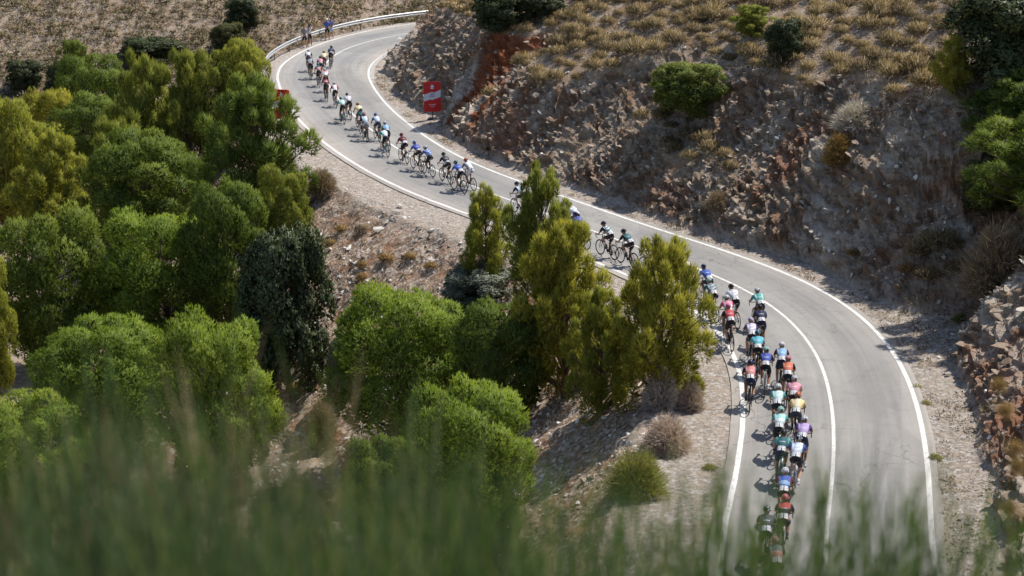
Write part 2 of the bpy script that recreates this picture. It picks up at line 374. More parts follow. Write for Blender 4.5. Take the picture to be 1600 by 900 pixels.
grav = sstep(.0, .3, E_) * (1 - sstep(2.2, 3.4, E_ + .8 * fbm(X / 2, Y / 2, 3))) * (1 - rockm)
grav = np.where(SD_ > 0, grav * sstep(.6, .2, Z), grav)
redm = 1.3 * np.exp(-(((X * .8 + Y * .45 - 39.8) / 1.9) ** 2 + ((X * .6 - Y * .8 + 73.) / 3.) ** 2)) + 1.3 * np.exp(-(((X + .4) / 1.9) ** 2 + ((Y - 91.6) / 2.6) ** 2)) + 1.2 * np.exp(-(((X + 1.9) / 1.3) ** 2 + ((Y - 90.0) / 1.5) ** 2)) + .55 * np.exp(-(((X + 3.5) / 2.2) ** 2 + ((Y - 84) / 2.4) ** 2)) \
    + .4 * sstep(.62, .75, vnoise(X / 3.1 + 5, Y / 3.1)) + .3 * np.exp(-(((X + 9) / 1.2) ** 2 + ((Y - 116) / 2.5) ** 2))
idx = np.arange(nr * na).reshape(nr, na)
F = np.stack([idx[:-1, :-1], idx[:-1, 1:], idx[1:, 1:], idx[1:, :-1]], -1).reshape(-1, 4)[:, ::-1]
pale = sstep(.60, .70, vnoise(X / 1.3 + 31, Y / 1.3 + 12) * .55 + vnoise(X / 4.2, Y / 4.2 + 3) * .45) + .55 * sstep(57, 48, Y) * sstep(.42, .6, vnoise(X / .9 + 3, Y / .9))
me = np_mesh('hillside_ground', np.stack([X2, Y2, Z2], -1).reshape(-1, 3), F, M_TERR,
             {'rock': rockm.ravel(), 'gravel': grav.ravel(), 'red': np.clip(redm, 0, 1).ravel(), 'pale': np.clip(pale, 0, 1).ravel(),
              'scree': (FILL * sstep(2.0, 3.4, E_)).ravel()}, smooth=False)
ground = tag(obj('ground', me), 'stony hillside and roadside ground with a rocky road cut', kind='structure')
def snap(x, y):
    """height of the displaced surface near x, y"""
    a = math.degrees(math.atan2(x, y)); r = math.hypot(x, y)
    i = int(np.clip(np.searchsorted(rad, r), 1, nr - 1)); j = int(np.clip(np.searchsorted(ang, a), 1, na - 1))
    return float(Z2[i, j])
def snaps(x, y):
    a = np.degrees(np.arctan2(x, y)); r = np.hypot(x, y)
    i = np.clip(np.searchsorted(rad, r), 1, nr - 1); j = np.clip(np.searchsorted(ang, a), 1, na - 1)
    return i, j

# ---------------------------------------------------------------- road sheet, paint, gutter
def ribbon(name, off_a, off_b, z, mat, i0=0, i1=None, cols=1, thick=0.0):
    """strip between two lateral offsets (+ to the hill side)"""
    i1 = i1 or len(RC); s = slice(i0, i1)
    oa = off_a[s] if hasattr(off_a, '__len__') else np.full(i1 - i0, off_a); ob = off_b[s] if hasattr(off_b, '__len__') else np.full(i1 - i0, off_b)
    n = -RNL[s]; V = []; lat = []; al = []
    d = np.r_[0, np.cumsum(np.hypot(*np.diff(RC[s], axis=0).T))]
    for c in range(cols + 1):
        o = oa + (ob - oa) * c / cols; p = RC[s] + n * o[:, None]
        V.append(np.c_[p, np.full(len(p), z)]); lat.append(o); al.append(d)
    if thick:
        V = [np.c_[V[0][:, :2], np.full(len(d), z - thick)]] + V + [np.c_[V[-1][:, :2], np.full(len(d), z - thick)]]
        lat = [lat[0]] + lat + [lat[-1]]; al = [al[0]] + al + [al[-1]]
    m_ = i1 - i0; K = len(V); V = np.concatenate(V); lat = np.concatenate(lat); al = np.concatenate(al)
    ix = np.arange(K * m_).reshape(K, m_)
    F = np.stack([ix[:-1, :-1], ix[1:, :-1], ix[1:, 1:], ix[:-1, 1:]], -1).reshape(-1, 4)
    return np_mesh(name, V, F[:, ::-1], mat, {'lat': lat, 'along': al, 'edge': np.clip((np.abs(lat) - 2.2) / 1.1, 0, 1)})
wob = .04 * fbm(np.arange(len(RC)) / 6.0, np.zeros(len(RC)), 3)
road = tag(obj('road', ribbon('road', -(RWL + .38 + wob), RWR + .30 + wob * 1.5, 0.0, M_ASPH, cols=10, thick=.11)),
           'grey two lane asphalt mountain road in an S bend', kind='structure')
wv1 = .018 * fbm(np.arange(len(RC)) / 2.0, np.ones(len(RC)) * 5, 3)
obj('edge_line', ribbon('edge_line', -(RWL + .10 + wv1), -(RWL - .06 + wv1 * .5), .004, M_PAINT), road)['label'] = 'white edge line on the gully side'
obj('edge_line', ribbon('edge_line', RWR - .07, RWR + .08, .004, M_PAINT), road)['label'] = 'white edge line on the hill side'
obj('centre_line', ribbon('centre_line', -.055, .055, .004, M_PAINT), road)['label'] = 'continuous white centre line'
iy = lambda y: int(np.argmin(np.abs(RC[:, 1] - y) + np.where(RC[:, 0] < -13.5, 0, 0)))
def offset_pt(i, off):
    p = RC[i] - RNL[i] * off; return np.array([p[0], p[1]])
# ---------------------------------------------------------------- low concrete kerb wall inside the hairpin
bmk = bmesh.new()
i0, i1 = iy(126.5), iy(107)
sel = list(range(i0, i1 + 1, 3)); prof = [(.10, -.5), (.10, .075), (.14, .095), (.36, .095), (.40, .07), (.43, -.5)]
rings = []
for i in sel:
    n = -RNL[i]; fade = min(1, (i - i0) / 12 + .05, (i1 - i) / 30 + .02)
    rings.append([bmk.verts.new((RC[i, 0] + n[0] * (RWR[i] + o), RC[i, 1] + n[1] * (RWR[i] + o), h * (fade if h > 0 else 1))) for o, h in prof])
for a, b_ in zip(rings, rings[1:]):
    for k_ in range(len(prof) - 1): bmk.faces.new((a[k_], b_[k_], b_[k_ + 1], a[k_ + 1]))
bmk.faces.new(rings[0]); bmk.faces.new(rings[-1][::-1])
tag(obj('kerb_wall', bm_mesh('kerb_wall', bmk, M_CONC)), 'low grey concrete kerb around the inside of the hairpin', 'kerb')

# ---------------------------------------------------------------- guardrail round the outside of the hairpin
M_GALV = simple('galvanised_steel', (.48, .49, .49), .5, .6, noise=.10, nscale=2, spec=.5)
M_POST = simple('rusted_steel_post', (.22, .18, .15), .7, .4, noise=.3, nscale=10)
rail_root = bpy.data.objects.new('guardrail', None); link(rail_root)
ga, gb = iy(141.5), None
cand = [i for i in range(len(RC)) if RC[i, 0] < -10 and RC[i, 1] < 110.5]; gb = cand[0]
gp = [offset_pt(i, -(RWL[i] + .95)) for i in range(ga, gb)]
rail_root.location = (gp[0][0], gp[0][1], 0)
tag(rail_root, 'galvanised steel crash barrier curving around the outside of the hairpin', 'guardrail')
gd = np.r_[0, np.cumsum([np.hypot(*(q - p)) for p, q in zip(gp, gp[1:])])]; gp = np.array(gp)
def gat(s): return np.array([np.interp(s, gd, gp[:, 0]), np.interp(s, gd, gp[:, 1])])
wprof = [(-.02, -.155), (.035, -.12), (.035, -.06), (-.03, -.015), (-.03, .015), (.035, .06), (.035, .12), (-.02, .155)]
L_ = gd[-1]; s = 0.0; root_loc = np.array(rail_root.location[:2])
while s < L_ - .3:
    e_ = min(s + 3.98, L_); bmr = bmesh.new(); rr = []
    for q in np.linspace(s, e_ + .0, 9):
        p = gat(q); t = gat(min(q + .2, L_)) - gat(max(q - .2, 0)); t /= np.hypot(*t); n = np.array([-t[1], t[0]])   # towards the road
        rr.append([[bmr.verts.new((*(p + n * (o + dd) - root_loc), .66 + h)) for o, h in wprof] for dd in (0, -.006)])
    for a, b_ in zip(rr, rr[1:]):
        for side in (0, 1):
            for k_ in range(7):
                f = (a[side][k_], b_[side][k_], b_[side][k_ + 1], a[side][k_ + 1]); bmr.faces.new(f if side == 0 else f[::-1])
        bmr.faces.new((a[0][0], a[1][0], b_[1][0], b_[0][0])); bmr.faces.new((a[0][7], b_[0][7], b_[1][7], a[1][7]))
    o = obj('rail_beam', bm_mesh('rail_beam', bmr, M_GALV), rail_root)
    p = gat(s + .1) - root_loc; t = gat(s + .3) - gat(s); bmp = bmesh.new(); zg = H(*(p + root_loc)) - .3
    R_ = Matrix.Rotation(math.atan2(t[1], t[0]), 3, 'Z'); nn = np.array([t[1], -t[0]]) / np.hypot(*t) * .14
    add_box(bmp, (p[0] + nn[0], p[1] + nn[1], (zg + .72) / 2), (.1, .055, .72 - zg), R_)
    add_box(bmp, (p[0] + nn[0] * .45, p[1] + nn[1] * .45, .66), (.12, .13, .16), R_)
    obj('post', bm_mesh('post', bmp, M_POST), rail_root)
    s += 4.0

# ---------------------------------------------------------------- red race banners on stands
M_RED = simple('red_banner_vinyl', (.56, .022, .020), .45, noise=.08, nscale=1.5); M_WHITE = simple('white_banner_vinyl', (.62, .65, .72), .5)
M_BLACK = simple('black_plastic', (.02, .02, .022), .5); M_DKRED = simple('dark_red_print', (.30, .02, .03), .5)
def banner(x, y, rz, lean, label, zoff=.48):
    root = bpy.data.objects.new('race_sign', None); link(root); zb = min(snap(x, y), .05); root.location = (x, y, zb); root.rotation_euler = (0, 0, rz)
    tag(root, label, 'sign', 'red race signs beside the road')
    W, Hh, T = 1.02, 1.78, .05
    def slab(name, poly, y0, y1, mat, lab=None, bev=0):
        bm = bmesh.new(); a = [bm.verts.new((px, y0, pz)) for px, pz in poly]; c = [bm.verts.new((px, y1, pz)) for px, pz in poly]
        bm.faces.new(a); bm.faces.new(c[::-1]); n_ = len(poly)
        for i in range(n_): bm.faces.new((a[i], c[i], c[(i + 1) % n_], a[(i + 1) % n_]))
        bmesh.ops.recalc_face_normals(bm, faces=bm.faces[:])
        o = obj(name, bm_mesh(name, bm, mat), root); o.rotation_euler = (lean, 0, 0); o.location = (0, 0, zoff)
        if lab: o['label'] = lab
        return o
    r = .10; out = []
    for cx, cz, a0 in ((W/2 - r, r, -90), (W/2 - r, Hh - r, 0), (-W/2 + r, Hh - r, 90), (-W/2 + r, r, 180)):
        for k_ in range(5): t = math.radians(a0 + 22.5 * k_); out.append((cx + r * math.cos(t), cz + r * math.sin(t)))
    panel = slab('panel', out, -T / 2, T / 2, M_RED)
    for sy in (-1, 1):
        y0, y1 = sy * (T / 2 + .001), sy * (T / 2 + .005)
        slab('white_band', [(-W/2 + .004, .62), (-.12, .74), (-.02, .70), (W/2 - .004, .88), (W/2 - .004, 1.30), (.12, 1.14), (0, 1.19), (-W/2 + .004, 1.02)], y0, y1, M_WHITE)
        e0, e1 = y0 + sy * .0, y0 + sy * .006
        sx = -sy
        # emblem: spiked crest over a bar
        slab('emblem', [(sx*(-.02) , 1.66), (sx*.07, 1.55), (sx*.15, 1.50), (sx*.06, 1.46), (sx*.10, 1.36), (-sx*.10, 1.36), (-sx*.06, 1.46), (-sx*.13, 1.50), (-sx*.05, 1.55)], e0, e1, M_WHITE)
        for (z0, h, ws, mt) in ((1.02, .085, (.045, .03, .05, .04), M_DKRED), (.88, .085, (.05, .04, .05, .03, .05, .045), M_DKRED),
                                (.40, .055, (.04, .03, .05, .035, .04, .05, .03, .045), M_WHITE), (.29, .055, (.05, .03, .045, .04), M_WHITE)):
            tot = sum(ws) + .014 * (len(ws) - 1); xx = -tot / 2; bm = bmesh.new()
            for q, wq in enumerate(ws):
                yy = (y0 + sy * .008) if mt is M_DKRED else (y0 + sy * .003)
                add_box(bm, (xx + .008, yy, z0 + h/2), (.014, .004, h)); add_box(bm, (xx + wq/2 + .008, yy, z0 + (h - .008 if q % 2 else .008)), (wq, .004, .016))
                if q % 3 != 1: add_box(bm, (xx + wq - .004, yy, z0 + h/2), (.012, .004, h * .9))
                xx += wq + .014
            o = obj('lettering', bm_mesh('lettering', bm, mt), root); o.rotation_euler = (lean, 0, 0); o.location = (0, 0, zoff)
    bm = bmesh.new(); add_tube(bm, [(0, 0, 0), (0, 0, zoff + .1)], .025, 8); obj('pole', bm_mesh('pole', bm, M_BLACK), root)
    bm = bmesh.new(); bmesh.ops.create_cone(bm, cap_ends=True, segments=16, radius1=.36, radius2=.27, depth=.12, matrix=Matrix.Translation((0, 0, .04)))
    obj('base', bm_mesh('base', bm, M_BLACK), root)
    return root
banner(-4.74, 94.2, math.radians(8), math.radians(-3), 'red and white race sign standing at the foot of the rock cut')
banner(-13.45, 92.6, math.radians(-12), math.radians(4), 'red race sign on the left shoulder, mostly hidden by a pine')


# ================================================================ VEGETATION
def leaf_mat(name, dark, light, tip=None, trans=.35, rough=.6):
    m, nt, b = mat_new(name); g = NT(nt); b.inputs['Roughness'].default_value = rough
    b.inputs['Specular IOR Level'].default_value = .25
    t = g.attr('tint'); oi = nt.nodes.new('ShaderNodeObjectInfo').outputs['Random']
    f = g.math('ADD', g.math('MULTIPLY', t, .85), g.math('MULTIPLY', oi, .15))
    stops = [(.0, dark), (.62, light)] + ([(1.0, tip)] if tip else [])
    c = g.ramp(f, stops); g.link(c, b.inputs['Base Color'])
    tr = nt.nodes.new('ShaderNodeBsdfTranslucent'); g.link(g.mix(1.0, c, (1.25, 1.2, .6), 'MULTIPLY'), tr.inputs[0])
    mx = nt.nodes.new('ShaderNodeMixShader'); mx.inputs[0].default_value = trans
    out = nt.nodes['Material Output']; nt.links.new(b.outputs[0], mx.inputs[1]); nt.links.new(tr.outputs[0], mx.inputs[2]); nt.links.new(mx.outputs[0], out.inputs[0])
    return m
LM = {
 'green': leaf_mat('pine_green', (.035, .064, .016), (.145, .20, .038), (.30, .34, .06), .38),
 'bright': leaf_mat('pine_bright_green', (.040, .080, .014), (.185, .26, .040), (.36, .42, .07), .40),
 'yellow': leaf_mat('pine_yellow_green', (.085, .100, .020), (.30, .32, .055), (.50, .46, .10), .45),
 'gold': leaf_mat('pine_golden', (.10, .110, .020), (.37, .36, .060), (.58, .50, .11), .45),
 'olive': leaf_mat('pine_olive', (.070, .090, .020), (.24, .27, .050), (.42, .40, .09), .42),
 'oak': leaf_mat('holm_oak_leaf', (.024, .036, .016), (.062, .084, .036), (.15, .17, .085), .12, .45),
 'oakdark': leaf_mat('dark_evergreen_leaf', (.026, .038, .016), (.068, .086, .034), (.13, .145, .06), .15, .5),
 'oakolive': leaf_mat('olive_leaf', (.045, .055, .020), (.11, .115, .04), (.18, .16, .06), .25),
 'greygreen': leaf_mat('silvery_leaf', (.085, .10, .075), (.20, .22, .165), (.34, .35, .28), .2),
 'juniper': leaf_mat('juniper_leaf', (.055, .085, .020), (.18, .22, .05), (.30, .32, .09), .3),
 'brown': leaf_mat('dry_brown_twig', (.14, .10, .065), (.32, .245, .165), (.48, .38, .27), .2),
 'grey': leaf_mat('dry_grey_twig', (.27, .24, .23), (.50, .45, .435), (.66, .61, .59), .25),
 'pinkbrown': leaf_mat('dry_pinkish_twig', (.27, .215, .195), (.52, .42, .38), (.68, .58, .53), .25),
 'rust': leaf_mat('dry_golden_grass', (.18, .105, .035), (.38, .25, .10), (.52, .38, .18), .25),
 'greenbush': leaf_mat('green_rust_bush', (.12, .13, .03), (.27, .27, .07), (.48, .30, .13), .3),
 'straw': leaf_mat('straw_tussock', (.15, .11, .06), (.40, .30, .165), (.60, .475, .29), .25),
 'strawg': leaf_mat('greenish_tussock', (.12, .085, .05), (.31, .235, .14), (.48, .38, .24), .25),
 'far_straw': leaf_mat('far_tussock', (.10, .085, .045), (.27, .225, .135), (.46, .38, .25), .2),
 'broom': leaf_mat('broom_stem', (.030, .062, .022), (.115, .185, .065), (.34, .34, .18), .42),
 'broomd': leaf_mat('broom_stem_dark', (.030, .055, .028), (.095, .15, .068), (.30, .31, .18), .4),
}
M_BARK = simple('pine_bark', (.13, .095, .070), .9, noise=.35, nscale=9)
M_OBARK = simple('oak_bark', (.085, .075, .065), .9, noise=.35, nscale=9)

def blades(pos, dirs, length, width, spread, per, rng, tint, jit=.15, face=None):
    """narrow triangles fanning from pos along dirs; their fronts are turned to the side named by face"""
    n = len(pos); P = np.repeat(pos, per, 0); D = np.repeat(dirs, per, 0); tn = np.repeat(tint, per)
    D = D + rng.normal(0, spread, D.shape); D /= np.linalg.norm(D, axis=1, keepdims=True)
    R_ = rng.normal(0, 1, D.shape)
    if face is not None: FN = np.repeat(face, per, 0); R_ = FN + .45 * R_
    S = np.cross(D, R_); S /= np.linalg.norm(S, axis=1, keepdims=True) + 1e-9
    if face is not None:
        G = np.cross(S, D); flip = (G * FN).sum(1) < 0; S[flip] *= -1
    L = (np.repeat(length, per) if hasattr(length, '__len__') else length) * rng.uniform(.6, 1.25, len(P)); W = width * rng.uniform(.7, 1.3, len(P))
    a = P - S * (W / 2)[:, None]; b_ = P + S * (W / 2)[:, None]; c = P + D * L[:, None]
    V = np.stack([a, b_, c], 1).reshape(-1, 3); F = np.arange(len(V)).reshape(-1, 3)
    t = tn + rng.uniform(-jit, jit, len(P)); T = np.stack([t, t, t + .15], 1).ravel()
    if face is None: return V, F, np.clip(T, 0, 1)
    NN = FN + .5 * np.cross(S, D) + rng.normal(0, .18, D.shape); NN /= np.linalg.norm(NN, axis=1, keepdims=True)
    return V, F, np.clip(T, 0, 1), np.repeat(NN, 3, 0)
def crown_mesh(kind, seed):
    """crown in a unit box: height 0..1, half width .5"""
    rng = np.random.RandomState(seed); C = []
    if kind == 'dome':
        nb = 52
        while len(C) < nb:
            z = rng.uniform(.20, .90); th = rng.uniform(0, 2 * np.pi)
            q = (z - .18) / .82; env = .46 * np.sqrt(max(0, 1 - (max(0, q - .36) / .66) ** 2)) * (.60 + .4 * min(1, q / .30))
            r = env * rng.uniform(.35, 1.0) ** .5 * .82; s = rng.uniform(.085, .155) * (1.08 if q > .3 else .8)
            c = np.array([r * np.cos(th), r * np.sin(th), z - s * .3])
            if all(np.linalg.norm((c - o[0]) * (1, 1, .9)) > .80 * (s + o[1]) * .85 for o in C) or rng.rand() < .02: C.append((c, s))
        per, nt_, L, W, sp = 4, 430, .028, .0080, .42; squash = .85
    elif kind == 'cone':
        nb = 74
        for k in range(nb):
            q = ((k + rng.rand()) / nb) ** .85; z = .10 + .82 * q + rng.uniform(-.05, .05); th = k * 2.4 + rng.uniform(-.5, .5)
            env = .54 * max(0, 1 - (max(0, q - .26) / .78) ** 2.3) ** .6 * (.62 + .38 * min(1, q / .2))
            r = env * rng.uniform(.25, 1.02) * .88; s = (.052 + .05 * (1 - q)) * rng.uniform(.7, 1.25)
            C.append((np.array([r * np.cos(th), r * np.sin(th), z]), s))
        per, nt_, L, W, sp = 4, 370, .050, .0075, .36; squash = 1.05
    elif kind in ('oak', 'juniper'):
        nb = 75 if kind == 'oak' else 80
        while len(C) < nb:
            z = rng.uniform(.08, .86); th = rng.uniform(0, 2 * np.pi); q = z
            env = .45 * np.sqrt(max(0, 1 - (max(0, q - .40) / .62) ** 2)) * (.8 + .2 * min(1, q / .3))
            r = env * rng.uniform(.02, 1.) ** .5 * .9; s = rng.uniform(.08, .14)
            C.append((np.array([r * np.cos(th), r * np.sin(th), z]), s))
        per, nt_, L, W, sp = (3, 250, .026, .020, .9) if kind == 'oak' else (4, 330, .032, .012, .4); squash = 1.0
    Vs, Fs, Ts, Ns = [], [], [], []; off = 0; axis = np.array([0, 0, .35])
    for c, s in C:
        lt = rng.uniform(-.12, .16)
        n = int(nt_ * (s / .12) ** 1.3 * (1.0 if kind != 'cone' else .75)); d = rng.normal(0, 1, (n, 3)); d[:, 2] += .35; d /= np.linalg.norm(d, axis=1, keepdims=True)
        rr = s * rng.uniform(.45 if kind != 'dome' else .60, 1.0, n) ** .6
        # ragged lobe surface: shoots
        rr *= 1 + .28 * (vnoise3(d[:, 0] * 3 + c[0] * 40, d[:, 1] * 3 + c[1] * 40, d[:, 2] * 3 + seed) - .5) * 2
        p = c + d * rr[:, None] * (1, 1, squash)
        out = c - axis; out = out / (np.linalg.norm(out) + 1e-6)
        dd = d * .75 + out * (.35 if kind != 'cone' else .5) + np.array([0, 0, .5 if kind != 'oak' else .1]); dd /= np.linalg.norm(dd, axis=1, keepdims=True)
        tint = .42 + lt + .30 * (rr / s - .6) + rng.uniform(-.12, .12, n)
        fc = d * .8 + out * .35; fc /= np.linalg.norm(fc, axis=1, keepdims=True)
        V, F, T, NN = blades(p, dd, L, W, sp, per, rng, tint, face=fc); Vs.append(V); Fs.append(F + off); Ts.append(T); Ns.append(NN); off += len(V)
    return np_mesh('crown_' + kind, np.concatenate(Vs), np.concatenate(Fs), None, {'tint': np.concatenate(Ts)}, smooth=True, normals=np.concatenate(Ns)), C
def trunk_mesh(kind, C, seed):
    rng = random.Random(seed); bm = bmesh.new()
    tw = .030 if kind != 'oak' else .026; bend = [(rng.uniform(-.03, .03), rng.uniform(-.03, .03)) for _ in range(5)]
    top = .92 if kind == 'cone' else .72
    pts = [(bend[k][0] * (k > 0) * k / 3, bend[k][1] * (k > 0) * k / 3, -.06 + (top + .06) * k / 4) for k in range(5)]
    add_tube(bm, pts, [tw * (1 - .8 * k / 4) for k in range(5)], 7)
    def tp(z):
        t = max(0, min(3.999, (z + .06) / (top + .06) * 4)); k = int(t); f = t - k; return Vector(pts[k]).lerp(Vector(pts[k + 1]), f), tw * (1 - .8 * t / 4)
    bb = bmesh.new()
    for c, s in C:
        z0 = max(.05, c[2] - rng.uniform(.08, .22) - .25 * math.hypot(c[0], c[1])); a, r0 = tp(min(z0, top)); c_ = Vector(c)
        mid = a.lerp(c_, .5) + Vector((0, 0, -.02 + rng.uniform(-.01, .02)))
        add_tube(bb, [a, mid, c_], [r0 * .42, r0 * .26, .002], 4, caps=False)
        for _ in range(2):
            e = c_ + Vector((rng.uniform(-s, s), rng.uniform(-s, s), rng.uniform(-s * .3, s))) * .9
            add_tube(bb, [mid, e], [.003, .001], 3, caps=False)
    return bm_mesh('trunk', bm), bm_mesh('branches', bb)
CROWNS = {}
for kind, seeds in (('dome', (1, 2, 3, 4)), ('cone', (11, 12, 13)), ('oak', (21, 22)), ('juniper', (31,))):
    CROWNS[kind] = []
    for sd_ in seeds:
        cm, C = crown_mesh(kind, sd_); tm, brm = trunk_mesh(kind, C, sd_); CROWNS[kind].append((cm, tm, brm))
def twig_mesh(seed, n=2600, L=.15):
    """rounded leafless bush: stems radiating from the base, fine twigs in the outer half; unit height, half width .5"""
    rng = np.random.RandomState(seed); th = rng.uniform(0, 2 * np.pi, n); ph = np.arccos(rng.uniform(.05, 1, n))
    d = np.stack([np.sin(ph) * np.cos(th), np.sin(ph) * np.sin(th), np.cos(ph)], 1)
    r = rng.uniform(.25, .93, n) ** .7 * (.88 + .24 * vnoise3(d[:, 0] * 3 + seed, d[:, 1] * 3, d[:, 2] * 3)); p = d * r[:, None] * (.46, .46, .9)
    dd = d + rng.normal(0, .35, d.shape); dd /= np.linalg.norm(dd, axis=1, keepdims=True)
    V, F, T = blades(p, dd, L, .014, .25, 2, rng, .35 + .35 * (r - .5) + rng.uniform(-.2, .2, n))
    m = 90; d2 = d[:m] * (.46, .46, .9) * .9; V2, F2, T2 = blades(np.zeros((m, 3)), d2 / np.linalg.norm(d2, axis=1, keepdims=True), .8, .02, .05, 1, rng, np.full(m, .15))
    return np_mesh('twigs', np.r_[V, V2], np.r_[F, F2 + len(V)], None, {'tint': np.r_[T, T2]})
TWIGS = [twig_mesh(51), twig_mesh(52), twig_mesh(53, 1900, .2)]
